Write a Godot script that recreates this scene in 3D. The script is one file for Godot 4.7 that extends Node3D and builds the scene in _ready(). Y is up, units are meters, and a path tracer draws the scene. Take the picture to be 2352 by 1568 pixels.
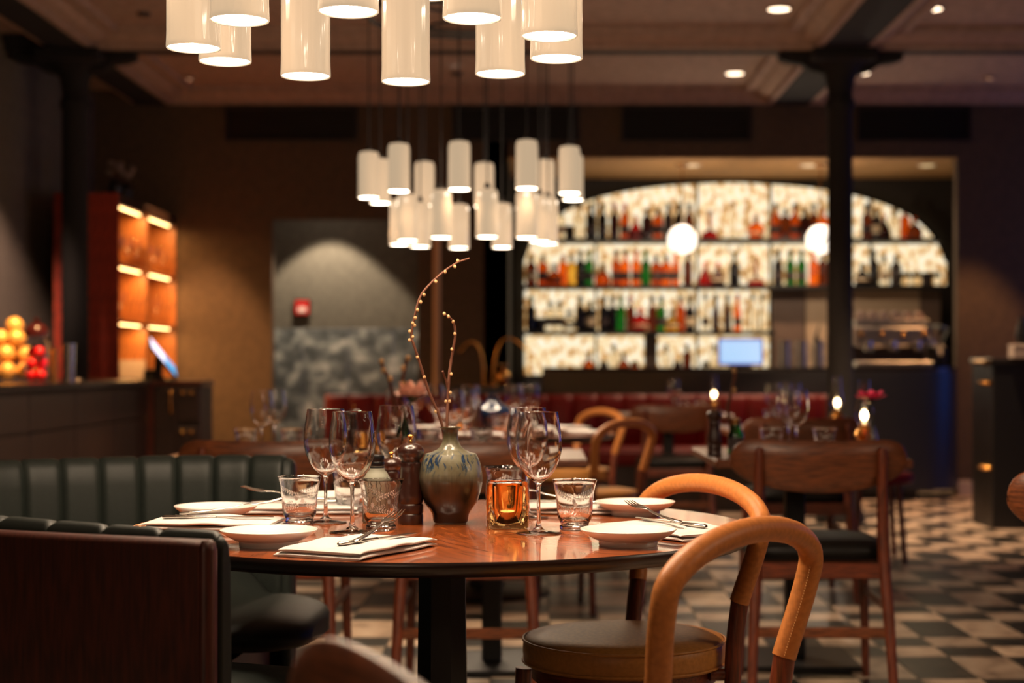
extends Node3D
# A restaurant at night: a laid round table under a cluster of glass pendants, a lit back bar behind.
# x to the right, y up, the room runs away from the camera along -z. Depths below ("d") are metres along -z.
const FPX := 3700.0   # focal length in pixels of the 2352 x 1568 frame
const PX := 1240.0    # vanishing point of the room
const PY := 842.0
const EYE := 1.059
const TOP := 0.75     # table height
var taken := {}
var M := {}

func _ready() -> void:
	# ---------- camera ----------
	var cam := Camera3D.new()
	cam.name = "camera"
	var look := CameraAttributesPhysical.new()
	look.frustum_focal_length = 56.6
	look.frustum_focus_distance = 2.85
	look.frustum_near = 0.05
	look.frustum_far = 60.0
	look.exposure_aperture = 3.2
	cam.attributes = look
	cam.projection = Camera3D.PROJECTION_FRUSTUM
	cam.near = 0.05
	cam.far = 60.0
	cam.size = 0.05 * 1568.0 / FPX
	cam.frustum_offset = Vector2((1176.0 - PX) / FPX, (PY - 784.0) / FPX) * 0.05
	cam.position = Vector3(0, EYE, 0)
	add_child(cam)
	cam.current = true
	# ---------- surroundings and exposure ----------
	var env := Environment.new()
	env.background_mode = Environment.BG_COLOR
	env.background_color = Color(0.16, 0.34, 0.75)
	env.background_energy_multiplier = 1.0
	env.tonemap_mode = Environment.TONE_MAPPER_LINEAR
	env.tonemap_exposure = 1.0
	env.sdfgi_enabled = true
	env.ssao_enabled = true
	env.ssil_enabled = true
	var we := WorldEnvironment.new()
	we.name = "surroundings"
	we.environment = env
	add_child(we)
	# ---------- light that has no lamp in view: unseen dusk windows on the right, placed to light the bar end ----------
	for d: float in [7.6, 11.9]:
		var dusk := AreaLight3D.new()
		dusk.name = "unseen_blue_light"
		dusk.area_size = Vector2(1.9, 2.0)
		dusk.light_color = Color(0.22, 0.48, 1.0)
		dusk.light_energy = 0.12 if d < 9.0 else 0.9
		dusk.area_normalize_energy = true
		dusk.shadow_enabled = true
		dusk.area_range = 20.0
		dusk.position = Vector3(5.74, 1.6, -d)
		dusk.rotation.y = PI / 2
		add_child(dusk, true)
	materials()
	room()
	ceiling_lights()
	bar()
	service_side()
	main_table()
	banquette()
	chairs()
	table_setting()
	pendants()
	other_tables()

# ---------------------------------------------------------------- helpers
func at(px: float, d: float, y: float = TOP) -> Vector3:      # a place at depth d and height y, seen above pixel column px
	return Vector3((px - PX) / FPX * d, y, -d)

func pt(px: float, py: float, d: float) -> Vector3:
	return Vector3((px - PX) / FPX * d, EYE - (py - PY) / FPX * d, -d)

func numbered(called: String) -> String:
	var n: int = taken.get(called, 0)
	taken[called] = n + 1
	return called if n == 0 else "%s_%03d" % [called, n]

func tag(o: Node3D, label: String, category: String, group := "") -> void:
	o.set_meta("label", label)
	o.set_meta("category", category)
	if group != "":
		o.set_meta("group", group)
	elif o.has_meta("group"):
		o.remove_meta("group")

func thing(called: String, label: String, category: String, where := Vector3.ZERO, turn := 0.0, group := "") -> Node3D:
	var o := Node3D.new()
	o.name = numbered(called)
	add_child(o)
	o.position = where
	o.rotation.y = turn
	tag(o, label, category, group)
	return o

func again(src: Node3D, called: String, label: String, where: Vector3, turn := 0.0, group := "") -> Node3D:
	var o: Node3D = src.duplicate()
	o.name = numbered(called)
	add_child(o)
	o.position = where
	o.rotation = Vector3(0, turn, 0)
	tag(o, label, src.get_meta("category"), group)
	return o

func part(parent: Node, called: String, mesh: Mesh, m: Material, where := Vector3.ZERO, turn := Vector3.ZERO) -> MeshInstance3D:
	var o := MeshInstance3D.new()
	o.name = called if parent != self else numbered(called)
	o.mesh = mesh
	o.material_override = m
	o.position = where
	o.rotation = turn
	o.cast_shadow = GeometryInstance3D.SHADOW_CASTING_SETTING_ON
	parent.add_child(o, true)
	return o

func solo(called: String, label: String, category: String, mesh: Mesh, m: Material, where := Vector3.ZERO, turn := Vector3.ZERO, group := "") -> MeshInstance3D:
	var o := part(self, called, mesh, m, where, turn)
	tag(o, label, category, group)
	return o

func struct(called: String, mesh: Mesh, m: Material, where := Vector3.ZERO) -> MeshInstance3D:
	var o := part(self, called, mesh, m, where)
	o.name = called
	o.set_meta("kind", "structure")
	return o

func spot(parent: Node, where: Vector3, energy: float, angle: float, soft := 0.3, color := Color(1, 0.89, 0.77), towards := Vector3.DOWN, size := 0.04) -> void:
	var l := SpotLight3D.new()
	l.name = "lamp_beam"
	l.light_color = color
	l.light_energy = energy
	l.spot_angle = angle
	l.spot_angle_attenuation = soft
	l.spot_range = 20.0
	l.spot_attenuation = 2.0
	l.light_size = size
	l.shadow_enabled = true
	parent.add_child(l, true)
	l.position = where
	l.basis = Basis.looking_at(towards, Vector3.RIGHT if absf(towards.normalized().y) > 0.9 else Vector3.UP)

func omni(parent: Node, where: Vector3, energy: float, color := Color(1, 0.89, 0.77), size := 0.02) -> void:
	var l := OmniLight3D.new()
	l.name = "lamp_glow"
	l.light_color = color
	l.light_energy = energy
	l.omni_range = 20.0
	l.omni_attenuation = 2.0
	l.light_size = size
	l.shadow_enabled = true
	parent.add_child(l, true)
	l.position = where

# ---- meshes
func begin(group := 0) -> SurfaceTool:
	var st := SurfaceTool.new()
	st.begin(Mesh.PRIMITIVE_TRIANGLES)
	st.set_smooth_group(group)
	return st

func done(st: SurfaceTool) -> ArrayMesh:
	st.generate_normals()
	st.index()
	return st.commit()

func tri(st: SurfaceTool, a: Vector3, b: Vector3, c: Vector3, out: Vector3) -> void:
	if (c - a).cross(b - a).dot(out) < 0.0:
		var t := b
		b = c
		c = t
	for v: Vector3 in [a, b, c]:
		st.set_uv(Vector2(v.x, v.z))
		st.add_vertex(v)

func quad(st: SurfaceTool, a: Vector3, b: Vector3, c: Vector3, d: Vector3, out: Vector3) -> void:
	tri(st, a, b, c, out)
	tri(st, a, c, d, out)

func add_box(st: SurfaceTool, c: Vector3, s: Vector3, bev := 0.0, turn := Basis()) -> void:
	st.set_smooth_group(-1)
	var h := s * 0.5
	var b := minf(bev, minf(h.x, minf(h.y, h.z)) * 0.98)
	var v := func(sx: float, sy: float, sz: float, face: int) -> Vector3:
		var p := Vector3(sx * (h.x - (0.0 if face == 0 else b)), sy * (h.y - (0.0 if face == 1 else b)), sz * (h.z - (0.0 if face == 2 else b)))
		return c + turn * p
	for f in 3:
		for sg: float in [-1.0, 1.0]:
			var k := []
			for e: Array in [[-1.0, -1.0], [1.0, -1.0], [1.0, 1.0], [-1.0, 1.0]]:
				var sg3 := [e[0], e[1]]
				sg3.insert(f, sg)
				k.append(v.call(sg3[0], sg3[1], sg3[2], f))
			var o := Vector3.ZERO
			o[f] = sg
			quad(st, k[0], k[1], k[2], k[3], turn * o)
	if b <= 0.0:
		return
	for f in 3:                      # edges that run along axis f, between the faces of the two others
		var g := (f + 1) % 3
		var w := (f + 2) % 3
		for sg: float in [-1.0, 1.0]:
			for sw: float in [-1.0, 1.0]:
				var lo := Vector3.ZERO
				lo[f] = -1.0
				lo[g] = sg
				lo[w] = sw
				var hi := lo
				hi[f] = 1.0
				var o := Vector3.ZERO
				o[g] = sg
				o[w] = sw
				quad(st, v.call(lo.x, lo.y, lo.z, g), v.call(hi.x, hi.y, hi.z, g), v.call(hi.x, hi.y, hi.z, w), v.call(lo.x, lo.y, lo.z, w), turn * o)
	for sx: float in [-1.0, 1.0]:
		for sy: float in [-1.0, 1.0]:
			for sz: float in [-1.0, 1.0]:
				tri(st, v.call(sx, sy, sz, 0), v.call(sx, sy, sz, 1), v.call(sx, sy, sz, 2), turn * Vector3(sx, sy, sz))

func box(s: Vector3, bev := 0.0, c := Vector3.ZERO) -> ArrayMesh:
	var st := begin()
	add_box(st, c, s, bev)
	return done(st)

func span(a: Vector3, b: Vector3, bev := 0.0) -> ArrayMesh:   # the box between two corners
	return box((b - a).abs(), bev, (a + b) * 0.5)

func add_lathe(st: SurfaceTool, prof: Array, segs := 32, at0 := Vector3.ZERO, crease := 0.75) -> void:
	# prof: [r, y] pairs, up the outside and down the inside
	var g := 1
	st.set_smooth_group(g)
	var len := 0.0
	for i in prof.size() - 1:
		var p := Vector2(prof[i][0], prof[i][1])
		var n := Vector2(prof[i + 1][0], prof[i + 1][1])
		if i > 0:
			var before := p - Vector2(prof[i - 1][0], prof[i - 1][1])
			if absf(before.angle_to(n - p)) > crease:
				g = g % 30 + 1
				st.set_smooth_group(g)
		var l2 := len + p.distance_to(n)
		for j in segs:
			var a := TAU * j / segs
			var b := TAU * (j + 1) / segs
			var v00 := at0 + Vector3(p.x * cos(a), p.y, p.x * sin(a))
			var v01 := at0 + Vector3(p.x * cos(b), p.y, p.x * sin(b))
			var v10 := at0 + Vector3(n.x * cos(a), n.y, n.x * sin(a))
			var v11 := at0 + Vector3(n.x * cos(b), n.y, n.x * sin(b))
			var u0 := float(j) / segs
			var u1 := float(j + 1) / segs
			if n.x > 1e-6:
				for e: Array in [[v01, u1, len], [v11, u1, l2], [v10, u0, l2]]:
					st.set_uv(Vector2(e[1], e[2]))
					st.add_vertex(e[0])
			if p.x > 1e-6:
				var last: Array = [[v01, u1, len], [v10, u0, l2], [v00, u0, len]]
				for e: Array in last:
					st.set_uv(Vector2(e[1], e[2]))
					st.add_vertex(e[0])
		len = l2

func lathe(prof: Array, segs := 32, at0 := Vector3.ZERO, crease := 0.75) -> ArrayMesh:
	var st := begin()
	add_lathe(st, prof, segs, at0, crease)
	return done(st)

func add_tube(st: SurfaceTool, pts: Array, rads: Variant, segs := 12, cap := true, squash := 1.0) -> void:
	st.set_smooth_group(1)
	var n := pts.size()
	var rings := []
	var side := Vector3.ZERO
	for i in n:
		var t: Vector3 = (pts[mini(i + 1, n - 1)] - pts[maxi(i - 1, 0)])
		t = t.normalized()
		if i == 0:
			side = t.cross(Vector3.UP if absf(t.y) < 0.9 else Vector3.RIGHT).normalized()
		else:
			side = (side - t * side.dot(t)).normalized()
		var other := t.cross(side)
		var r: float = rads[i] if rads is Array else rads
		var ring := []
		for j in segs:
			var a := TAU * j / segs
			ring.append(pts[i] + (side * cos(a) + other * sin(a) * squash) * r)
		rings.append(ring)
	for i in n - 1:
		for j in segs:
			var k := (j + 1) % segs
			quad(st, rings[i][j], rings[i][k], rings[i + 1][k], rings[i + 1][j], rings[i][j] + rings[i][k] - pts[i] * 2.0)
	if cap:
		st.set_smooth_group(-1)
		for j in segs:
			var k := (j + 1) % segs
			tri(st, pts[0], rings[0][j], rings[0][k], pts[0] - pts[1])
			tri(st, pts[n - 1], rings[n - 1][j], rings[n - 1][k], pts[n - 1] - pts[n - 2])

func tube(pts: Array, rads: Variant, segs := 12, cap := true, squash := 1.0) -> ArrayMesh:
	var st := begin()
	add_tube(st, pts, rads, segs, cap, squash)
	return done(st)

func smooth(pts: Array, per := 8) -> Array:         # a Catmull-Rom curve through points
	var out := []
	var n := pts.size()
	for i in n - 1:
		var p0: Vector3 = pts[maxi(i - 1, 0)]
		var p1: Vector3 = pts[i]
		var p2: Vector3 = pts[i + 1]
		var p3: Vector3 = pts[mini(i + 2, n - 1)]
		for k in per:
			out.append(p1.cubic_interpolate(p2, p0, p3, float(k) / per))
	out.append(pts[n - 1])
	return out

func add_prism(st: SurfaceTool, poly: PackedVector2Array, d0: float, d1: float, axes := Basis(), origin := Vector3.ZERO, round_sides := false) -> void:
	# poly in the plane of axes.x and axes.y, drawn out along axes.z from d0 to d1
	var ids := Geometry2D.triangulate_polygon(poly)
	var mid := Vector2.ZERO
	for p in poly:
		mid += p / poly.size()
	var up := func(p: Vector2, d: float) -> Vector3: return origin + axes * Vector3(p.x, p.y, d)
	st.set_smooth_group(-1)
	for i in range(0, ids.size(), 3):
		tri(st, up.call(poly[ids[i]], d0), up.call(poly[ids[i + 1]], d0), up.call(poly[ids[i + 2]], d0), axes * Vector3(0, 0, d0 - d1))
		tri(st, up.call(poly[ids[i]], d1), up.call(poly[ids[i + 1]], d1), up.call(poly[ids[i + 2]], d1), axes * Vector3(0, 0, d1 - d0))
	st.set_smooth_group(2 if round_sides else -1)
	var cw := 1.0 if Geometry2D.is_polygon_clockwise(poly) else -1.0
	for i in poly.size():
		var a := poly[i]
		var b := poly[(i + 1) % poly.size()]
		var o := Vector2(-(b - a).y, (b - a).x) * cw
		quad(st, up.call(a, d0), up.call(b, d0), up.call(b, d1), up.call(a, d1), axes * Vector3(o.x, o.y, 0))

func prism(poly: PackedVector2Array, d0: float, d1: float, axes := Basis(), origin := Vector3.ZERO, round_sides := false) -> ArrayMesh:
	var st := begin()
	add_prism(st, poly, d0, d1, axes, origin, round_sides)
	return done(st)

func add_ball(st: SurfaceTool, c: Vector3, r: Variant, rings := 10, segs := 16) -> void:
	var rr: Vector3 = r if r is Vector3 else Vector3(r, r, r)
	st.set_smooth_group(1)
	for i in rings:
		var a := PI * i / rings - PI / 2
		var b := PI * (i + 1) / rings - PI / 2
		for j in segs:
			var f := TAU * j / segs
			var g := TAU * (j + 1) / segs
			var k := []
			for e: Array in [[a, f], [a, g], [b, g], [b, f]]:
				k.append(Vector3(cos(e[0]) * cos(e[1]), sin(e[0]), cos(e[0]) * sin(e[1])))
			var o: Vector3 = k[0] + k[2]
			if i > 0:
				tri(st, c + k[0] * rr, c + k[1] * rr, c + k[2] * rr, o)
			if i < rings - 1:
				tri(st, c + k[0] * rr, c + k[2] * rr, c + k[3] * rr, o)

func ball(r: Variant, rings := 10, segs := 16, c := Vector3.ZERO) -> ArrayMesh:
	var st := begin()
	add_ball(st, c, r, rings, segs)
	return done(st)

# a closed band drawn along a path: sections are arrays of points, one per step of the path, all of one length
func add_loft(st: SurfaceTool, secs: Array, closed := true, cap := true, group := 1) -> void:
	st.set_smooth_group(group)
	var n: int = secs[0].size()
	for i in secs.size() - 1:
		var c := Vector3.ZERO
		for p: Vector3 in secs[i]:
			c += p / n
		for j in (n if closed else n - 1):
			var k := (j + 1) % n
			var a: Vector3 = secs[i][j]
			var b: Vector3 = secs[i][k]
			var along: Vector3 = secs[i + 1][j] - a
			# winding follows the section's order, so that hollow sections come out right as well
			quad(st, a, b, secs[i + 1][k], secs[i + 1][j], (b - a).cross(along))
	if cap and closed:
		st.set_smooth_group(-1)
		for e: Array in [[0, 1], [secs.size() - 1, secs.size() - 2]]:
			var s: Array = secs[e[0]]
			var c := Vector3.ZERO
			for p: Vector3 in s:
				c += p / n
			for j in n:
				tri(st, c, s[j], s[(j + 1) % n], s[0] - secs[e[1]][0])

func loft(secs: Array, closed := true, cap := true) -> ArrayMesh:
	var st := begin()
	add_loft(st, secs, closed, cap)
	return done(st)

# ---------------------------------------------------------------- materials
func noise(freq: float, octaves: int, sd: int, stops: Array, size := 512, kind := FastNoiseLite.TYPE_SIMPLEX_SMOOTH, warp := 0.0) -> NoiseTexture2D:
	var n := FastNoiseLite.new()
	n.noise_type = kind
	n.frequency = freq
	n.fractal_octaves = octaves
	n.seed = sd
	if warp > 0.0:
		n.domain_warp_enabled = true
		n.domain_warp_amplitude = warp
		n.domain_warp_frequency = freq * 0.7
	var t := NoiseTexture2D.new()
	t.width = size
	t.height = size
	t.seamless = true
	t.noise = n
	var g := Gradient.new()
	var offs := PackedFloat32Array()
	var cols := PackedColorArray()
	for s: Array in stops:
		offs.append(s[0])
		cols.append(s[1])
	g.offsets = offs
	g.colors = cols
	t.color_ramp = g
	return t

func flat(called: String, c: Color, rough := 0.6, metal := 0.0) -> StandardMaterial3D:
	var m := StandardMaterial3D.new()
	m.resource_name = called
	m.albedo_color = c
	m.roughness = rough
	m.metallic = metal
	M[called] = m
	return m

func grained(called: String, tex: Texture2D, scale: Vector3, rough := 0.5, tint := Color.WHITE) -> StandardMaterial3D:
	var m := flat(called, tint, rough)
	m.albedo_texture = tex
	m.uv1_triplanar = true
	m.uv1_scale = scale
	return m

func glowing(called: String, c: Color, energy: float, base := Color(0.8, 0.8, 0.8)) -> StandardMaterial3D:
	var m := flat(called, base, 0.5)
	m.emission_enabled = true
	m.emission = c
	m.emission_energy_multiplier = energy
	return m

func pane(called: String, c := Color(1, 1, 1, 0.02), rough := 0.02) -> StandardMaterial3D:
	var m := flat(called, c, rough)
	m.transparency = BaseMaterial3D.TRANSPARENCY_ALPHA
	return m

func solid_glass(called: String, c := Color(1, 1, 1, 0.0), rough := 0.0) -> StandardMaterial3D:
	var m := flat(called, c, rough)
	m.refraction_enabled = true
	m.refraction_scale = 0.05
	return m

func vase_glaze() -> ImageTexture:
	var w := 512
	var h := 384
	var im := Image.create(w, h, false, Image.FORMAT_RGB8)
	var n := FastNoiseLite.new()
	n.seed = 71
	n.frequency = 1.0
	n.fractal_octaves = 3
	for x in w:
		var a := TAU * x / w
		var ring := Vector2(cos(a), sin(a))
		# how far the dark glaze climbs and how far the blue runs down at this place
		var edge := 0.45 + 0.035 * n.get_noise_3d(ring.x * 3.0, ring.y * 3.0, 1.0) + 0.02 * n.get_noise_3d(ring.x * 16.0, ring.y * 16.0, 5.0)
		for y in h:
			var v := 1.0 - float(y) / h          # 0 at the foot, 1 at the lip
			var olive := Color(0.43, 0.42, 0.345).lerp(Color(0.34, 0.32, 0.245), clampf(n.get_noise_3d(ring.x * 2.0, ring.y * 2.0, v * 6.0) * 0.9 + 0.4, 0, 1))
			if v > 0.80:
				olive = olive.lerp(Color(0.24, 0.22, 0.14), smoothstep(0.80, 0.95, v))
			var dark := Color(0.20, 0.17, 0.115).lerp(Color(0.045, 0.04, 0.04), smoothstep(edge - 0.02, 0.12, v) + 0.25 * n.get_noise_3d(ring.x * 9.0, ring.y * 9.0, v * 2.0))
			var c := olive.lerp(dark, smoothstep(edge + 0.10, edge - 0.06, v))
			var streak := n.get_noise_3d(ring.x * 7.0 + 0.35 * sin(v * 40.0), ring.y * 7.0, v * 6.0)
			var fleck := n.get_noise_3d(ring.x * 26.0, ring.y * 26.0, v * 12.0)
			var zone := smoothstep(0.46, 0.66, v) * smoothstep(0.80, 0.70, v)
			var here := 0.62 * exp(-pow((a - 2.25) / 0.55, 2.0)) + 0.34 * exp(-pow((a - 1.0) / 0.25, 2.0)) + 0.4 * exp(-pow((a - 4.6) / 0.6, 2.0)) - 0.12 + 0.2 * n.get_noise_3d(ring.x * 2.0, ring.y * 2.0, v * 3.0)
			var blue := clampf((streak + here * 0.85 + zone * 0.30 - 0.50) * 6.0, 0, 1) * zone
			if blue > 0.0:
				var b := Color(0.045, 0.13, 0.24).lerp(Color(0.36, 0.47, 0.55), clampf(fleck * 1.6 - 0.1, 0, 0.75))
				c = c.lerp(b, blue)
			im.set_pixel(x, h - 1 - y if false else y, c)
	return ImageTexture.create_from_image(im)

func materials() -> void:
	var wood := noise(0.018, 5, 11, [[0.0, Color(0.42, 0.42, 0.42)], [0.45, Color(0.72, 0.72, 0.72)], [0.6, Color(0.86, 0.86, 0.86)], [1.0, Color(1, 1, 1)]], 512, FastNoiseLite.TYPE_SIMPLEX_SMOOTH, 12.0)
	var fine := noise(0.05, 4, 5, [[0.0, Color(0.78, 0.78, 0.78)], [1.0, Color(1, 1, 1)]])
	var hide := noise(0.09, 3, 8, [[0.0, Color(0.3, 0.3, 0.3)], [1.0, Color(1, 1, 1)]], 256, FastNoiseLite.TYPE_CELLULAR)
	var weave := noise(0.2, 2, 9, [[0.0, Color(0.4, 0.4, 0.4)], [1.0, Color(1, 1, 1)]], 256)
	# woods: x, y or z names the axis of the grain
	for w: Array in [["walnut", Color(0.53, 0.29, 0.155), 0.42], ["mahogany", Color(0.40, 0.16, 0.085), 0.38], ["red_wood", Color(0.50, 0.225, 0.11), 0.45], ["cherry", Color(0.78, 0.25, 0.12), 0.5], ["shell_wood", Color(0.31, 0.12, 0.07), 0.42], ["dark_wood", Color(0.25, 0.15, 0.09), 0.5], ["shelf_wood", Color(0.82, 0.50, 0.22), 0.5]]:
		for g in 3:
			var s := Vector3(14, 14, 14)
			s[g] = 1.1
			var m := grained(w[0] + "_" + ["x", "y", "z"][g], wood, s, w[2], w[1])
			m.clearcoat_enabled = true
			m.clearcoat = 0.25
			m.clearcoat_roughness = 0.25
	var mill := flat("mill_wood", Color(0.175, 0.075, 0.045), 0.3)
	mill.clearcoat_enabled = true
	mill.clearcoat = 0.6
	mill.clearcoat_roughness = 0.2
	var tt := flat("table_veneer", Color(0.73, 0.37, 0.14), 0.3)
	tt.albedo_texture = noise(0.02, 5, 14, [[0.0, Color(0.55, 0.52, 0.5)], [0.4, Color(0.78, 0.76, 0.75)], [1.0, Color(1, 1, 1)]], 512, FastNoiseLite.TYPE_SIMPLEX_SMOOTH, 10.0)
	tt.uv1_scale = Vector3(0.55, 4.5, 1)
	tt.clearcoat_enabled = true
	tt.clearcoat = 1.0
	tt.clearcoat_roughness = 0.07
	var te := flat("table_edge", Color(0.13, 0.055, 0.04), 0.35)
	te.clearcoat_enabled = true
	te.clearcoat = 0.35
	te.clearcoat_roughness = 0.15
	flat("black_metal", Color(0.055, 0.05, 0.05), 0.45)
	flat("iron", Color(0.085, 0.07, 0.06), 0.85)
	# leathers
	for l: Array in [["tan_leather", Color(0.76, 0.48, 0.25), 0.42], ["seat_leather", Color(0.76, 0.52, 0.27), 0.42], ["green_leather", Color(0.105, 0.128, 0.115), 0.5], ["red_leather", Color(0.50, 0.085, 0.07), 0.5], ["black_leather", Color(0.07, 0.065, 0.06), 0.5]]:
		var m := grained(l[0], fine, Vector3(3, 3, 3), l[2], l[1])
		m.heightmap_enabled = true
		m.heightmap_texture = hide
		m.heightmap_scale = 0.02
		m.metallic_specular = 0.36
	flat("stitch", Color(0.86, 0.66, 0.42), 0.7)
	# table things
	var china := flat("china", Color(0.86, 0.84, 0.815), 0.22)
	china.clearcoat_enabled = true
	china.clearcoat = 0.5
	china.clearcoat_roughness = 0.05
	var linen := grained("linen", weave, Vector3(60, 60, 60), 0.9, Color(0.88, 0.86, 0.84))
	linen.albedo_texture = fine
	linen.heightmap_enabled = true
	linen.heightmap_texture = weave
	linen.heightmap_scale = 0.03
	flat("steel", Color(0.80, 0.78, 0.75), 0.18, 1.0)
	flat("brushed_steel", Color(0.62, 0.60, 0.58), 0.35, 1.0)
	flat("satin_brass", Color(0.78, 0.62, 0.46), 0.5, 0.25)
	flat("brass", Color(0.85, 0.62, 0.33), 0.25, 1.0)
	pane("bowl_glass", Color(1, 1, 1, 0.0), 0.0)
	pane("clear_pane", Color(0.9, 0.95, 1, 0.02))
	solid_glass("crystal")
	solid_glass("amber_glass", Color(1.0, 0.86, 0.60, 0.0), 0.02)
	flat("etching", Color(0.93, 0.92, 0.9), 0.9)
	flat("candle_wax", Color(0.95, 0.88, 0.75), 0.6)
	glowing("flame", Color(1, 0.85, 0.62), 30.0)
	# ceramic: a drab glaze above, nearly black below, with blue runs from the shoulder
	var cer := flat("glaze", Color.WHITE, 0.32)
	cer.albedo_texture = vase_glaze()
	cer.clearcoat_enabled = true
	cer.clearcoat = 0.45
	cer.clearcoat_roughness = 0.08
	flat("bare_clay", Color(0.62, 0.52, 0.40), 0.8)
	var bl := flat("blue_glaze", Color(0.05, 0.13, 0.24), 0.15)
	bl.clearcoat_enabled = true
	bl.clearcoat = 0.8
	bl.clearcoat_roughness = 0.05
	flat("bark", Color(0.36, 0.20, 0.12), 0.8)
	flat("bud", Color(0.72, 0.58, 0.40), 0.7)
	flat("leaf_green", Color(0.20, 0.25, 0.11), 0.6)
	var pp := flat("petal_pale", Color(1.0, 0.80, 0.72), 0.6)
	pp.backlight_enabled = true
	pp.backlight = Color(0.5, 0.4, 0.35)
	var pk := flat("petal_pink", Color(1.0, 0.32, 0.55), 0.6)
	pk.backlight_enabled = true
	pk.backlight = Color(0.6, 0.2, 0.3)
	flat("oil_label", Color(0.50, 0.50, 0.44), 0.6)
	flat("oil_print", Color(0.22, 0.21, 0.17), 0.6)
	# lamps
	var sh := glowing("shade_glass", Color(0.94, 0.82, 0.67), 0.62, Color(0.36, 0.31, 0.26))
	sh.roughness = 0.12
	sh.clearcoat_enabled = true
	sh.clearcoat = 0.5
	sh.clearcoat_roughness = 0.04
	glowing("lamp_disc", Color(1, 0.92, 0.82), 20.0)
	glowing("downlight_lens", Color(1, 0.88, 0.74), 4.5)
	glowing("bar_downlight_lens", Color(1, 0.86, 0.6), 0.8)
	glowing("led_strip_light", Color(1, 0.78, 0.50), 9.0)
	glowing("globe_glass", Color(1, 0.93, 0.84), 2.2)
	glowing("screen_light", Color(0.52, 0.79, 0.98), 0.92)
	glowing("screen_pale_light", Color(0.93, 0.90, 1.0), 1.9)
	glowing("screen_blue_light", Color(0.14, 0.62, 0.85), 1.6)
	glowing("screen_edge_light", Color(0.12, 0.42, 0.95), 0.9)
	glowing("sign_red_glow", Color(0.9, 0.16, 0.13), 0.30, Color(0.7, 0.1, 0.09))  # faint glow put into the colour of the call-point sign
	glowing("sign_pale_glow", Color(1.0, 0.72, 0.6), 0.40)
	var onyx := glowing("onyx_light", Color.WHITE, 1.08, Color(0.5, 0.46, 0.38))
	onyx.emission_texture = noise(0.014, 5, 77, [[0.0, Color(0.45, 0.27, 0.12)], [0.30, Color(0.76, 0.54, 0.29)], [0.43, Color(0.97, 0.84, 0.62)], [0.6, Color(1.0, 0.93, 0.79)], [1.0, Color(1.0, 0.97, 0.90)]], 512, FastNoiseLite.TYPE_SIMPLEX_SMOOTH, 40.0)
	onyx.emission_operator = BaseMaterial3D.EMISSION_OP_MULTIPLY
	onyx.uv1_triplanar = true
	onyx.uv1_scale = Vector3(1.5, 1.1, 1.5)
	# walls
	var plaster := noise(0.03, 4, 3, [[0.0, Color(0.84, 0.84, 0.84)], [1.0, Color(1, 1, 1)]])
	grained("wall_brown", plaster, Vector3(0.8, 0.8, 0.8), 0.85, Color(0.35, 0.28, 0.205))
	grained("wall_dark", plaster, Vector3(0.8, 0.8, 0.8), 0.8, Color(0.16, 0.135, 0.11))
	grained("alcove_paint", plaster, Vector3(0.8, 0.8, 0.8), 0.8, Color(0.46, 0.45, 0.415))
	grained("cream_ceiling", plaster, Vector3(0.6, 0.6, 0.6), 0.8, Color(0.72, 0.60, 0.53))
	grained("soffit_paint", plaster, Vector3(0.6, 0.6, 0.6), 0.8, Color(0.70, 0.52, 0.30))
	grained("fluted", plaster, Vector3(0.6, 0.6, 0.6), 0.7, Color(0.42, 0.38, 0.34))
	grained("marble_grey", noise(0.010, 6, 21, [[0.0, Color(0.26, 0.29, 0.30)], [0.38, Color(0.40, 0.43, 0.445)], [0.55, Color(0.53, 0.565, 0.575)], [0.68, Color(0.66, 0.69, 0.69)], [0.82, Color(0.82, 0.84, 0.83)], [1.0, Color(0.92, 0.92, 0.91)]], 512, FastNoiseLite.TYPE_SIMPLEX_SMOOTH, 45.0), Vector3(0.75, 0.95, 0.75), 0.35)
	for k in 3:
		var v: float = [1.0, 0.9, 0.82][k]
		grained("tile_pale_%d" % k, noise(0.02, 5, 40 + k, [[0.0, Color(0.52, 0.44, 0.37)], [0.45, Color(0.76, 0.67, 0.57)], [1.0, Color(0.84, 0.77, 0.68)]], 256, FastNoiseLite.TYPE_SIMPLEX_SMOOTH, 30.0), Vector3(1.3, 1.3, 1.3), 0.33, Color(v, v, v))
		grained("tile_dark_%d" % k, noise(0.02, 5, 50 + k, [[0.0, Color(0.10, 0.10, 0.085)], [0.5, Color(0.155, 0.15, 0.125)], [0.68, Color(0.22, 0.205, 0.17)], [1.0, Color(0.34, 0.30, 0.24)]], 256, FastNoiseLite.TYPE_SIMPLEX_SMOOTH, 30.0), Vector3(1.3, 1.3, 1.3), 0.33, Color(v, v, v))
	flat("grout", Color(0.30, 0.27, 0.24), 0.9)
	var lac := flat("bar_lacquer", Color(0.05, 0.075, 0.125), 0.48)
	lac.clearcoat_enabled = true
	lac.clearcoat = 0.5
	lac.clearcoat_roughness = 0.35
	flat("counter_stone", Color(0.16, 0.15, 0.15), 0.22)
	flat("marble_white", Color(0.72, 0.66, 0.60), 0.4)
	flat("back_panel", Color(0.46, 0.38, 0.33), 0.5)
	flat("back_tile", Color(0.80, 0.70, 0.58), 0.4)
	flat("bauble_gold", Color(0.88, 0.70, 0.38), 0.38, 0.25)
	flat("bauble_red", Color(0.85, 0.06, 0.10), 0.25, 0.15)
	flat("jar_lid", Color(0.20, 0.07, 0.07), 0.2)
	flat("black_plastic", Color(0.04, 0.04, 0.045), 0.35)
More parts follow.
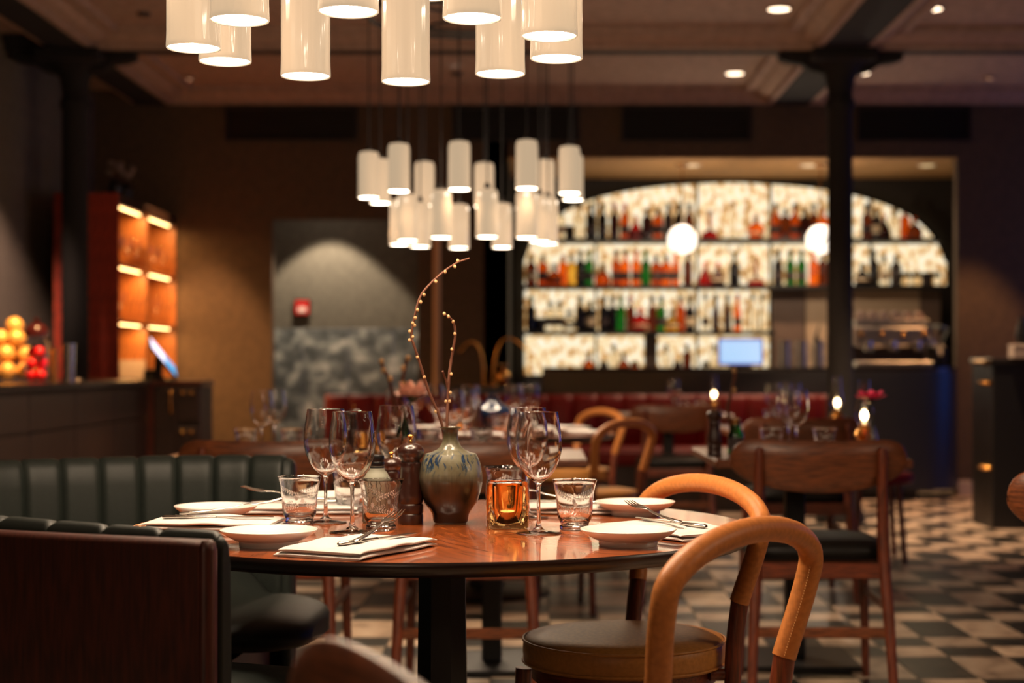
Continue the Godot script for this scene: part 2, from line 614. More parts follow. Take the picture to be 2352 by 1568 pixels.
	# bottles
	for b: Array in [["amber", Color(0.72, 0.28, 0.05)], ["orange", Color(0.95, 0.42, 0.07)], ["red", Color(0.62, 0.04, 0.04)], ["green", Color(0.10, 0.42, 0.13)], ["clear", Color(0.97, 0.94, 0.88)], ["yellow", Color(0.92, 0.72, 0.28)], ["brown", Color(0.36, 0.15, 0.06)]]:
		solid_glass("liquor_" + b[0], Color(b[1].r, b[1].g, b[1].b, 0.0), 0.08)
	for b: Array in [["dark", Color(0.06, 0.045, 0.045)], ["maroon", Color(0.20, 0.04, 0.04)], ["black", Color(0.025, 0.025, 0.025)], ["grey", Color(0.22, 0.19, 0.18)], ["blue", Color(0.04, 0.09, 0.16)]]:
		flat("liquor_" + b[0], b[1], 0.2)
	flat("paper_label", Color(0.80, 0.74, 0.62), 0.7)
	flat("dark_label", Color(0.24, 0.20, 0.20), 0.7)
	flat("foil_red", Color(0.78, 0.10, 0.07), 0.4)
	flat("foil_orange", Color(0.92, 0.38, 0.06), 0.4)
	flat("foil_green", Color(0.16, 0.5, 0.14), 0.4)

# ---------------------------------------------------------------- the room
const WALL := 13.2        # depth of the far wall
const CEIL := 3.32
const BEAM := 3.2

func cornice(called: String, x0: float, x1: float, d0: float, d1: float) -> void:
	# a stepped plaster moulding round a coffer: sections at its four mitred corners
	var prof := [[0.0, BEAM + 0.004], [0.045, BEAM + 0.004], [0.045, BEAM + 0.042], [0.062, BEAM + 0.042], [0.062, BEAM + 0.034], [0.12, BEAM + 0.05], [0.155, BEAM + 0.075], [0.155, BEAM + 0.088], [0.185, BEAM + 0.088], [0.185, BEAM + 0.076], [0.25, BEAM + 0.076], [0.25, CEIL + 0.01], [0.0, CEIL + 0.01]]
	var secs := []
	for c: Array in [[x0, d0, 1, 1], [x1, d0, -1, 1], [x1, d1, -1, -1], [x0, d1, 1, -1], [x0, d0, 1, 1]]:
		var s := []
		for p: Array in prof:
			s.append(Vector3(c[0] + c[2] * p[0], p[1], -(c[1] + c[3] * p[0])))
		secs.append(s)
	var st := begin()
	add_loft(st, secs, true, false, -1)
	struct(called, done(st), M.cream_ceiling)

func room() -> void:
	# shell: x -3.65 .. 5.8, depth -2.5 .. 13.2
	struct("floor", span(Vector3(-4, -0.2, 2.8), Vector3(6.2, -0.012, -15.2)), M.grout)
	floor_tiles()
	struct("wall_behind", span(Vector3(-4, 0, 2.5), Vector3(6.2, 3.7, 2.8)), M.wall_dark)
	var st := begin()
	add_box(st, Vector3(-3.8, 1.85, 6.15 - 12.0), Vector3(0.3, 3.7, 17.6))
	var lw := struct("wall_side_fluted", done(st), M.fluted)
	for k in 46:                                      # half-round flutes on the part of the wall that shows
		var d := 10.45 + k * 0.052
		if d < 12.75:
			var fl := begin()
			var secs := []
			for y: float in [0.97, 3.25]:
				var s := []
				for j in 6:
					var a := PI * j / 5.0
					s.append(Vector3(-3.65 + 0.016 * sin(a), y, -d + 0.022 * cos(a)))
				secs.append(s)
			add_loft(fl, secs, true, true)
			part(lw, "flute", done(fl), M.fluted)
	# right wall, out of view; two unseen windows placed for the blue light
	st = begin()
	var edges := [-2.8, 6.65, 8.55, 10.95, 12.85, 13.2]
	for i in 5:
		if i % 2 == 0:
			add_box(st, Vector3(5.95, 1.85, -(edges[i] + edges[i + 1]) / 2.0), Vector3(0.3, 3.7, edges[i + 1] - edges[i]))
		else:
			add_box(st, Vector3(5.95, 0.3, -(edges[i] + edges[i + 1]) / 2.0), Vector3(0.3, 0.6, edges[i + 1] - edges[i]))
			add_box(st, Vector3(5.95, 3.15, -(edges[i] + edges[i + 1]) / 2.0), Vector3(0.3, 1.1, edges[i + 1] - edges[i]))
	struct("wall_window_side", done(st), M.wall_brown)
	for i in 2:
		var d: float = 7.6 + 4.3 * i
		st = begin()
		for s: float in [-0.92, 0.92]:
			add_box(st, Vector3(0, 0, s), Vector3(0.08, 2.0, 0.06), 0.008)
			add_box(st, Vector3(0, s * 1.05, 0), Vector3(0.08, 0.06, 1.78), 0.008)
		add_box(st, Vector3(0, 0, 0), Vector3(0.06, 1.94, 0.04), 0.006)
		var w := struct("unseen_window_%d" % (i + 1), done(st), M.dark_wood_y, Vector3(5.95, 1.6, -d))
		part(w, "pane", box(Vector3(0.006, 1.9, 1.8)), M.clear_pane)
	# far wall, with an opening to a lit lobby and the deep niche of the bar
	st = begin()
	for b: Array in [[-4.0, -2.195, 0.0, 3.7], [-2.195, -1.0, 2.27, 3.7], [-1.0, -0.26, 0.0, 3.7], [-0.26, 3.42, 2.77, 3.7], [3.42, 6.2, 0.0, 3.7]]:
		add_box(st, Vector3((b[0] + b[1]) / 2, (b[2] + b[3]) / 2, -WALL - 0.06), Vector3(b[1] - b[0], b[3] - b[2], 0.12))
	struct("wall_far", done(st), M.wall_brown)
	struct("trim_1", span(Vector3(3.42, 0.0, -13.19), Vector3(6.0, 0.13, -13.17), 0.004), M.marble_white)
	# lobby
	st = begin()
	add_box(st, Vector3(-1.75, 2.3, -14.3), Vector3(1.9, 1.81, 0.2))
	struct("wall_lobby", done(st), M.alcove_paint)
	st = begin()
	add_box(st, Vector3(-2.6, 1.6, -13.85), Vector3(0.2, 3.2, 0.7))
	add_box(st, Vector3(-0.9, 1.6, -13.85), Vector3(0.2, 3.2, 0.7))
	add_box(st, Vector3(-1.75, 3.0, -13.85), Vector3(1.9, 0.1, 1.1))
	struct("wall_lobby_sides", done(st), M.wall_dark)
	var ms := Node3D.new()
	ms.name = "wall_lobby_marble"
	ms.set_meta("kind", "structure")
	add_child(ms)
	for k in 4:
		part(ms, "panel", span(Vector3(-2.49 + k * 0.40, 0, -14.19), Vector3(-2.49 + k * 0.40 + 0.397, 1.393, -14.23), 0.003), M.marble_grey)
	# bar niche
	st = begin()
	add_box(st, Vector3(1.78, 1.5, -14.8), Vector3(4.6, 3.0, 0.2))
	add_box(st, Vector3(-0.36, 1.5, -13.95), Vector3(0.2, 3.0, 1.5))
	struct("wall_bar_niche", done(st), M.wall_dark)
	struct("wall_bar_side", span(Vector3(3.85, 0, -13.3), Vector3(4.05, 3.0, -14.7)), M.wall_dark)
	struct("ceiling_bar", span(Vector3(-0.26, 2.775, -13.5), Vector3(3.85, 3.0, -14.7)), M.soffit_paint)
	struct("ceiling_bar_front", span(Vector3(-0.26, 2.766, -13.19), Vector3(3.42, 2.774, -13.52)), M.soffit_paint)
	# ceiling with beams
	struct("ceiling", span(Vector3(-4, CEIL, 2.8), Vector3(6.2, 3.6, -13.4)), M.cream_ceiling)
	var n := 1
	for b: Array in [[-3.30, -3.05], [1.90, 2.20]]:
		struct("trim_beam_%d" % n, span(Vector3(b[0], BEAM, 2.5), Vector3(b[1], CEIL + 0.02, -WALL), 0.01), M.iron)
		n += 1
	for d: float in [5.4, 11.0]:
		struct("trim_beam_%d" % n, span(Vector3(-3.65, BEAM + 0.001, -d + 0.075), Vector3(5.8, CEIL + 0.02, -d - 0.075), 0.01), M.iron)
		n += 1
	n = 2
	for x: Array in [[-3.65, -3.30], [-3.05, 1.90], [2.20, 5.8]]:
		for d: Array in [[5.475, 10.925], [11.075, 13.2]]:
			if x[0] > -3.5:
				cornice("trim_%d" % n, x[0], x[1], d[0], d[1])
			else:
				struct("trim_%d" % n, span(Vector3(-3.35, BEAM + 0.02, -d[0]), Vector3(-3.30, BEAM + 0.07, -d[1])), M.cream_ceiling)
			n += 1
	# cast-iron columns
	for c: Array in [[-3.175, "slender dark iron column beside the fluted wall, by the lit glass cabinet"], [2.05, "slender dark iron column standing in front of the lit back bar"]]:
		var o := thing("iron_column", c[1], "column", Vector3(c[0], 0, -11.0))
		part(o, "shaft", lathe([[0, 0.26], [0.115, 0.26], [0.105, 0.30], [0.092, 0.33], [0.084, 2.80], [0.10, 2.83], [0.10, 2.87], [0.085, 2.89], [0.085, 2.95], [0.0, 2.95]], 24), M.iron)
		part(o, "base", lathe([[0, 0], [0.17, 0], [0.17, 0.06], [0.14, 0.10], [0.135, 0.20], [0.115, 0.26], [0, 0.26]], 24), M.iron)
		st = begin()
		add_lathe(st, [[0, 2.94], [0.086, 2.94], [0.10, 3.02], [0.14, 3.09], [0.19, 3.12], [0, 3.12]], 24)
		add_box(st, Vector3(0, 3.16, 0), Vector3(0.44, 0.08, 0.44), 0.012)
		for s: float in [-1.0, 1.0]:
			var poly := PackedVector2Array([Vector2(0, 3.199), Vector2(s * 0.42, 3.199), Vector2(s * 0.42, 3.15), Vector2(s * 0.36, 3.13), Vector2(s * 0.27, 3.12), Vector2(s * 0.20, 3.07), Vector2(0, 3.03)])
			add_prism(st, poly, -0.05, 0.05)
		part(o, "capital", done(st), M.iron)
	# dark ventilation grilles high on the far wall
	var g := 0
	for v: Array in [[520, 820, "leftmost ventilation grille high on the dark wall, above the lobby opening"], [1040, 1330, "ventilation grille high on the far wall, just above the hanging lamps"], [1428, 1725, "ventilation grille above the bar niche, between the lamps and the iron column"], [1968, 2228, "ventilation grille above the bar niche, on the far side of the iron column"]]:
		var a := pt(v[0], 245, WALL)
		var b := pt(v[1], 324, WALL)
		var o := thing("ventilation_grille", v[2], "grille", Vector3((a.x + b.x) / 2, b.y, -WALL), 0.0, "")
		var w := b.x - a.x
		var h := a.y - b.y
		part(o, "backing", span(Vector3(-w / 2, 0, 0.002), Vector3(w / 2, h, 0.008)), M.black_metal)
		st = begin()
		for s: float in [-1.0, 1.0]:
			add_box(st, Vector3(s * (w / 2 - 0.01), h / 2, 0.02), Vector3(0.02, h, 0.03), 0.004)
			add_box(st, Vector3(0, h / 2 + s * (h / 2 - 0.01), 0.02), Vector3(w - 0.04, 0.02, 0.03), 0.004)
		part(o, "frame", done(st), M.black_metal)
		for k in 11:
			part(o, "slat", box(Vector3(w - 0.04, 0.004, 0.022)), M.black_metal, Vector3(0, 0.03 + k * (h - 0.06) / 10.0, 0.018), Vector3(0.6, 0, 0))
		g += 1

func floor_tiles() -> void:
	# checkerboard of marble: across every 0.208 m, along in rows of 0.42, 0.21 and 0.21 m
	var fl := get_node("floor")
	var rng := RandomNumberGenerator.new()
	rng.seed = 4
	var shapes := [box(Vector3(0.205, 0.012, 0.417), 0.0015), box(Vector3(0.205, 0.012, 0.207), 0.0015)]
	var rest := [begin(), begin()]
	var made := 0
	var d := 0.43 - 2.52
	var row := 0
	while d < 15.0:
		var len: float = [0.42, 0.21, 0.21][row % 3]
		for c in 47:
			var x := -3.60 + c * 0.208
			if x > 5.7:
				continue
			var pale := (c + row) % 2 == 0
			var here := Vector3(x, -0.006, -(d + len / 2))
			var px := PX + x / maxf(d, 0.1) * FPX
			if d > 5.25 and d < 9.05 and px > 870 and px < 2360 and made < 298:
				part(fl, "tile", shapes[0 if len > 0.3 else 1], M[("tile_pale_%d" if pale else "tile_dark_%d") % (rng.randi() % 3)], here)
				made += 1
			else:
				add_box(rest[0 if pale else 1], here, Vector3(0.205, 0.012, len - 0.003))
		d += len
		row += 1
	for k in 2:
		part(fl, "tile_field", done(rest[k]), M["tile_pale_0" if k == 0 else "tile_dark_0"]).set_meta("kind", "stuff")

# ---------------------------------------------------------------- lights of the house
func downlight(label: String, x: float, d: float, y: float, lens: String, energy: float, angle: float) -> void:
	var o := thing("ceiling_downlight", label, "downlight", Vector3(x, y, -d))
	part(o, "trim_ring", lathe([[0.068, 0.002], [0.088, 0.0], [0.092, -0.006], [0.084, -0.010], [0.070, -0.008], [0.068, 0.002]], 24), M.cream_ceiling)
	part(o, "lens", lathe([[0, -0.009], [0.068, -0.006], [0.066, 0.0], [0, 0.0]], 24), M[lens])
	if energy > 0.0:
		spot(o, Vector3(0, -0.03, 0), energy, angle, 0.6, Color(1, 0.82, 0.66))

func ceiling_lights() -> void:
	downlight("ceiling downlight in the near coffer, just in front of the iron column's beam", 1.51, 10.17, CEIL, "downlight_lens", 4.0, 34.0)
	downlight("ceiling downlight above the right end of the bar, at the top edge of view", 2.47, 10.17, CEIL, "downlight_lens", 15.0, 26.0)
	downlight("ceiling downlight in the far coffer, between the hanging lamps and the iron column", 1.50, 12.4, CEIL, "downlight_lens", 3.5, 38.0)
	downlight("ceiling downlight half hidden behind the top of the iron column", 2.47, 12.4, CEIL, "downlight_lens", 5.0, 30.0)
	downlight("out of view ceiling downlight lighting the tiled floor beside the front table", 2.15, 5.65, CEIL, "downlight_lens", 32.0, 17.0)  # the out-of-view downlights are placed to light what their labels name
	downlight("out of view ceiling downlight placed to light the farther tan chair", 0.80, 3.85, CEIL, "downlight_lens", 5.0, 24.0)
	downlight("out of view ceiling downlight placed to light the floor near the camera", 0.9, 1.2, CEIL, "downlight_lens", 2.5, 40.0)
	downlight("out of view ceiling downlight placed to light the middle table", -0.45, 5.85, CEIL, "downlight_lens", 5.5, 22.0)
	downlight("out of view ceiling downlight placed to light the oil lamp table", 1.05, 6.3, CEIL, "downlight_lens", 2.5, 20.0)
	downlight("out of view ceiling downlight placed to light the service cabinet", -2.2, 9.9, CEIL, "downlight_lens", 4.5, 24.0)
	downlight("bar niche downlight nearest the hanging lamps, beside a brass canopy", at(1591, 13.6).x, 13.7, 2.775,  "bar_downlight_lens", 1.6, 55.0)
	downlight("bar niche downlight just to the left of the iron column", at(1858, 13.7).x, 13.7, 2.775,  "bar_downlight_lens", 1.6, 55.0)
	downlight("bar niche downlight farthest along, over the coffee machine", at(2129, 13.7).x, 13.7, 2.775, "bar_downlight_lens", 0.25, 55.0)
	# spotlights on the ceiling
	for s: Array in [[1048, 155, 12.4, "small black ceiling spotlight with a bright round face, above the hanging lamps", true], [330, 2, 10.3, "dark ceiling spotlight head at the top left, before the near coffer", false]]:
		var p := pt(s[0], s[1], s[2])
		var o := thing("ceiling_spotlight", s[3], "spotlight", Vector3(p.x, CEIL, p.z))
		part(o, "stem", tube([Vector3(0, 0, 0), Vector3(0, p.y - CEIL + 0.03, 0)], 0.008, 8), M.black_metal)
		part(o, "canopy", lathe([[0, -0.02], [0.04, -0.018], [0.045, 0.0], [0, 0.0]], 16), M.black_metal)
		var h := part(o, "head", lathe([[0, 0.07], [0.032, 0.066], [0.036, 0.05], [0.036, -0.03], [0.030, -0.03], [0.030, -0.022], [0, -0.022]], 20), M.black_metal, Vector3(0, p.y - CEIL, 0), Vector3(-1.35, 0, 0))
		part(h, "lens", lathe([[0, -0.036], [0.030, -0.033], [0.0335, -0.0305], [0, -0.0305]], 20), M.downlight_lens)
		if s[4]:
			spot(h, Vector3(0, -0.05, 0), 0.8, 35.0, 0.6)
	# wall washers: their pools show on the walls
	washer("narrow wall washer throwing a warm pool beside the lobby opening", Vector3(-2.73, CEIL - 0.01, -12.55), 13.0, 26.5, Vector3(0.0, -1, -0.001))
	washer("narrow wall washer throwing a warm pool beyond the bar", Vector3(3.50, CEIL - 0.01, -12.53), 6.5, 27.0, Vector3(0, -1, -0.001))
	washer("unseen narrow wall washer grazing the fluted wall beside the jars", Vector3(-3.0, 3.16, -9.0), 13.0, 13.0, Vector3(-0.62, -1.68, -2.02), 1.0, Color(1, 0.84, 0.74))  # out of view, placed for the glow on the fluted wall
	washer("unseen narrow downlight placed to light the glass jars on the service counter", Vector3(-2.35, CEIL - 0.01, -8.3), 34.0, 12.0, Vector3(-0.60, -2.15, -1.0), 0.9)  # out of view, placed to brighten the baubles
	washer("lobby downlight behind the lintel, throwing an arched pool on the paint", Vector3(-1.84, 2.69, -13.76), 3.6, 42.0, Vector3.DOWN, 0.2, Color(1, 0.88, 0.74))
	omni(get_node("wall_lobby_sides"), Vector3(-1.84, 2.62, -13.76), 0.055, Color(1, 0.9, 0.8), 0.03)  # weak unseen glow, placed to light the paint above the arched pool
	part(get_node("wall_lobby_sides"), "lamp_bracket", box(Vector3(0.05, 0.26, 0.05)), M.black_metal, Vector3(-1.84, 2.82, -13.76))
	# call-point sign on the lobby wall; a faint glow is put into its faces
	var sg := thing("wall_sign", "small square red call point sign on the lobby wall, given a faint glow", "sign", pt(695, 724, 14.19) + Vector3(0, 0, 0))
	part(sg, "frame", box(Vector3(0.145, 0.145, 0.03), 0.008), M.black_plastic, Vector3(0, 0.07, 0.015))
	part(sg, "red_face", box(Vector3(0.12, 0.12, 0.006), 0.002), M.sign_red_glow, Vector3(0, 0.07, 0.032))
	part(sg, "pale_face", box(Vector3(0.07, 0.045, 0.004), 0.002), M.sign_pale_glow, Vector3(0, 0.05, 0.036))

func washer(label: String, where: Vector3, energy: float, angle: float, towards: Vector3, soft := 0.35, tint := Color(1, 0.73, 0.49)) -> void:
	var o := thing("wall_washer_light", label, "downlight", where)
	part(o, "housing", lathe([[0.022, -0.014], [0.040, -0.010], [0.042, 0.0], [0, 0.0], [0.0, -0.003], [0.022, -0.003], [0.022, -0.014]], 20), M.cream_ceiling)
	part(o, "lens", lathe([[0, -0.006], [0.021, -0.005], [0.021, -0.0035], [0, -0.0035]], 20), M.downlight_lens)
	spot(o, Vector3(0, -0.03, 0), energy, angle, soft, tint, towards, 0.03)

# ---------------------------------------------------------------- the bar
const ARCH_D := 14.62
const SHELF_Y := [548.0, 655.0, 760.0]

func arch_top(px: float) -> float:       # height in pixels of the lit panel's curved edge
	var k := [[1205, 590], [1215, 560], [1240, 525], [1280, 492], [1340, 463], [1400, 445], [1480, 431], [1560, 423], [1640, 419], [1690, 418], [1760, 421], [1840, 427], [1900, 434], [1960, 446], [2020, 463], [2080, 487], [2120, 515], [2150, 548], [2166, 580], [2172, 600]]
	for i in k.size() - 1:
		if px <= k[i + 1][0]:
			return remap(px, k[i][0], k[i + 1][0], k[i][1], k[i + 1][1])
	return 600.0

func bar() -> void:
	# backlit stone: one pane for each opening of the shelving, its top cut by the arch
	var wall := thing("stone_light_wall", "arched wall of glowing veined stone behind the bar bottles", "light wall", Vector3(at(1690, ARCH_D).x, 0, -ARCH_D))
	var cols := [1205.0, 1368.0, 1600.0, 1768.0, 1998.0, 2172.0]
	var rows := [418.0, 548.0, 655.0, 760.0, 862.0]
	for r in 4:
		for c in 5:
			if r >= 2 and c >= 3:
				continue
			var poly := PackedVector2Array()
			var x0: float = cols[c] + (0.0 if c == 0 else 2.0)
			var x1: float = cols[c + 1] - (0.0 if c == 4 else 2.0)
			for k in 13:
				var x: float = lerpf(x0, x1, k / 12.0)
				var y: float = maxf(arch_top(x), rows[r]) if r < 2 else rows[r]
				if y < rows[r + 1]:
					var p := pt(x, y, ARCH_D)
					poly.append(Vector2(p.x, p.y))
			var first := poly[0].x
			var last := poly[poly.size() - 1].x
			var low := pt(0, rows[r + 1], ARCH_D).y
			poly.append(Vector2(last, low))
			poly.append(Vector2(first, low))
			if r > 1 or absf(poly[0].y - poly[1].y) < 0.0001 and absf(poly[11].y - poly[1].y) < 0.0001:
				poly = PackedVector2Array([poly[0], Vector2(last, poly[0].y), Vector2(last, low), Vector2(first, low)])
			part(wall, "light_pane", prism(poly, -0.015, 0.015, Basis(), Vector3(-wall.position.x, 0, 0)), M.onyx_light)
	# light of the stone wall, just in front of it
	for k in 2:
		var l := AreaLight3D.new()
		l.name = "stone_wall_light"
		l.area_size = Vector2(1.7, 1.5)
		l.light_color = Color(1, 0.9, 0.72)
		l.light_energy = 0.5
		l.area_normalize_energy = true
		l.area_range = 20.0
		l.shadow_enabled = true
		wall.add_child(l, true)
		l.position = Vector3(-0.95 + k * 1.9, 1.75, 0.30)
		l.rotation.y = PI
	# shelving
	var sh := thing("bottle_shelving", "dark metal shelving with three long shelves before the glowing stone", "shelving", Vector3(at(1690, ARCH_D).x, 0, -ARCH_D + 0.03))
	for r in 3:
		var y := pt(0, SHELF_Y[r], 14.4).y
		var a: float = [1243.0, 1203.0, 1203.0][r]
		var b: float = [2152.0, 2173.0, 1772.0][r]
		var xa := at(a, 14.5).x - sh.position.x
		var xb := at(b, 14.5).x - sh.position.x
		part(sh, "shelf", span(Vector3(xa, y - 0.036, 0.0), Vector3(xb, y, 0.28), 0.003), M.black_metal)
	for c: float in [1368, 1600, 1768, 1998]:
		var x := at(c, ARCH_D).x - sh.position.x
		part(sh, "upright", span(Vector3(x - 0.011, 1.06 if c < 1780 else pt(0, 655, 14.4).y, -0.01), Vector3(x + 0.011, pt(0, arch_top(c) + 4, ARCH_D).y, 0.02), 0.002), M.black_metal)
	# arched frame of the stone wall
	var ring := []
	for k in 33:
		var x := 1203.0 + (2174.0 - 1203.0) * (0.5 - 0.5 * cos(PI * k / 32.0))
		ring.append(pt(x, arch_top(x) - 2, ARCH_D - 0.02) - sh.position)
	part(sh, "arch_rim", tube(ring, 0.016, 6), M.black_metal)
	# back counter and panels below the shelves
	solo("back_counter", "dark counter along the back of the bar under the glowing stone", "counter", span(Vector3(at(1205, 14.5).x, 0.0, -14.25), Vector3(3.4, 0.99, -14.59), 0.01), M.bar_lacquer)
	var pan := Node3D.new()
	pan.name = "wall_bar_panels"
	pan.set_meta("kind", "structure")
	add_child(pan)
	for e: Array in [[1774, 1850, 662, M.back_panel], [1852, 2112, 662, M.back_tile], [2114, 2160, 662, M.back_panel], [1480, 1510, 766, M.back_panel]]:
		part(pan, "panel", span(pt(e[0], e[2], 14.5), Vector3(pt(e[1], 0, 14.5).x, 0.99, -14.54)), e[3])
	# the counter itself, round at its far end
	var x0 := 0.02
	var x1 := 3.39
	var plan := PackedVector2Array([Vector2(x0, -13.42), Vector2(x0, -12.8)])
	for k in 9:
		var a := PI / 2 * k / 8.0
		plan.append(Vector2(x1 - 0.34 + 0.34 * sin(a), -13.14 + 0.34 * cos(a)))
	plan.append(Vector2(x1, -13.42))
	var up := Basis(Vector3(1, 0, 0), Vector3(0, 0, 1), Vector3(0, 1, 0))
	var o := thing("bar_counter", "long dark blue-black bar counter with a rounded end", "bar", Vector3(x0, 0, -13.1))
	part(o, "front", prism(plan, 0.08, 1.02, up, -o.position, true), M.bar_lacquer)
	part(o, "top", prism(plan, 1.021, 1.055, up, -o.position, true), M.counter_stone)
	part(o, "plinth", span(Vector3(0.05, 0, -0.28), Vector3(3.0, 0.08, 0.22)), M.black_metal)
	# globes over the bar
	for g: Array in [[1567, 550, "white globe lamp hanging over the bar, clear of the iron column"], [1885, 550, "white globe lamp hanging over the bar, half behind the iron column"]]:
		var p := pt(g[0], g[1], 13.55)
		var l := thing("globe_lamp", g[2], "lamp", Vector3(p.x, p.y, p.z))
		part(l, "globe", ball(0.122, 14, 24), M.globe_glass)
		part(l, "stem", tube([Vector3(0, 0.13, 0), Vector3(0, 2.76 - p.y, 0)], 0.006, 8), M.brass)
		part(l, "canopy", lathe([[0, -0.03], [0.05, -0.025], [0.055, 0.0], [0, 0.0]], 20), M.brass, Vector3(0, 2.77 - p.y, 0))
		part(l, "band", lathe([[0.1222, -0.006], [0.1245, -0.006], [0.1245, 0.006], [0.1222, 0.006]], 32), M.brass, Vector3.ZERO, Vector3(0.3, 0.0, 0.9))
		omni(l, Vector3(0, 0, 0.0), 0.28)
	bottles()
	bar_things()

var bottle_kinds := {}

func bottle(kind: String, glass: String, cap: String, label: String) -> Node3D:
	var key := kind + glass + cap + label
	if bottle_kinds.has(key):
		return bottle_kinds[key]
	var o := Node3D.new()
	var body: Array = {
		"wine": [[0, 0], [0.036, 0], [0.037, 0.01], [0.037, 0.185], [0.033, 0.205], [0.018, 0.225], [0.0145, 0.24], [0.0145, 0.29], [0.0165, 0.292], [0.0165, 0.30], [0, 0.30]],
		"spirit": [[0, 0], [0.040, 0], [0.042, 0.012], [0.042, 0.17], [0.036, 0.19], [0.018, 0.205], [0.014, 0.215], [0.014, 0.25], [0.016, 0.252], [0, 0.252]],
		"squat": [[0, 0], [0.055, 0], [0.062, 0.015], [0.064, 0.05], [0.056, 0.09], [0.035, 0.115], [0.017, 0.13], [0.014, 0.145], [0.014, 0.175], [0.017, 0.177], [0, 0.177]],
		"slim": [[0, 0], [0.028, 0], [0.030, 0.01], [0.029, 0.16], [0.022, 0.20], [0.013, 0.25], [0.012, 0.31], [0.015, 0.312], [0, 0.312]],
		"round": [[0, 0], [0.034, 0], [0.045, 0.008], [0.068, 0.045], [0.074, 0.075], [0.066, 0.108], [0.040, 0.135], [0.018, 0.148], [0.014, 0.16], [0.014, 0.19], [0.018, 0.192], [0, 0.192]],
		"low": [[0, 0], [0.060, 0], [0.066, 0.01], [0.066, 0.045], [0.058, 0.06], [0.02, 0.075], [0.013, 0.085], [0.012, 0.21], [0.018, 0.235], [0, 0.237]],
		"drop": [[0, 0], [0.045, 0], [0.056, 0.015], [0.055, 0.05], [0.04, 0.10], [0.02, 0.14], [0.011, 0.165], [0.011, 0.19], [0, 0.19]],
		"jar": [[0, 0], [0.038, 0], [0.040, 0.01], [0.040, 0.08], [0.034, 0.09], [0.034, 0.10], [0, 0.10]],
	}[kind]
	part(o, "body", lathe(body, 20), M["liquor_" + glass])
	var h: float = body[body.size() - 1][1]
	if cap == "antlers":
		part(o, "stopper", lathe([[0, h], [0.016, h], [0.018, h + 0.02], [0.01, h + 0.04], [0, h + 0.04]], 12), M.black_metal)
		for s: float in [-1.0, 1.0]:
			part(o, "antler", tube(smooth([Vector3(s * 0.006, h + 0.03, 0), Vector3(s * 0.035, h + 0.055, 0), Vector3(s * 0.05, h + 0.085, 0), Vector3(s * 0.045, h + 0.11, 0)], 4), 0.005, 6), M.black_metal)
	else:
		var r: float = body[body.size() - 2][0] + 0.003
		part(o, "cap", lathe([[0, h - 0.03], [r, h - 0.03], [r, h + 0.012], [r * 0.85, h + 0.018], [0, h + 0.018]], 14), M[cap])
	if label != "":
		var r2: float = body[2][0] + 0.0012
		part(o, "label", lathe([[r2, 0.05], [r2, 0.12]], 20) if kind in ["wine", "spirit", "slim"] else lathe([[body[3][0] + 0.002, 0.038], [body[3][0] + 0.003, 0.06]], 20), M[label])
	bottle_kinds[key] = o
	return o

const COUNT := ["first", "second", "third", "fourth", "fifth", "sixth", "seventh", "eighth", "ninth", "tenth", "eleventh", "twelfth"]

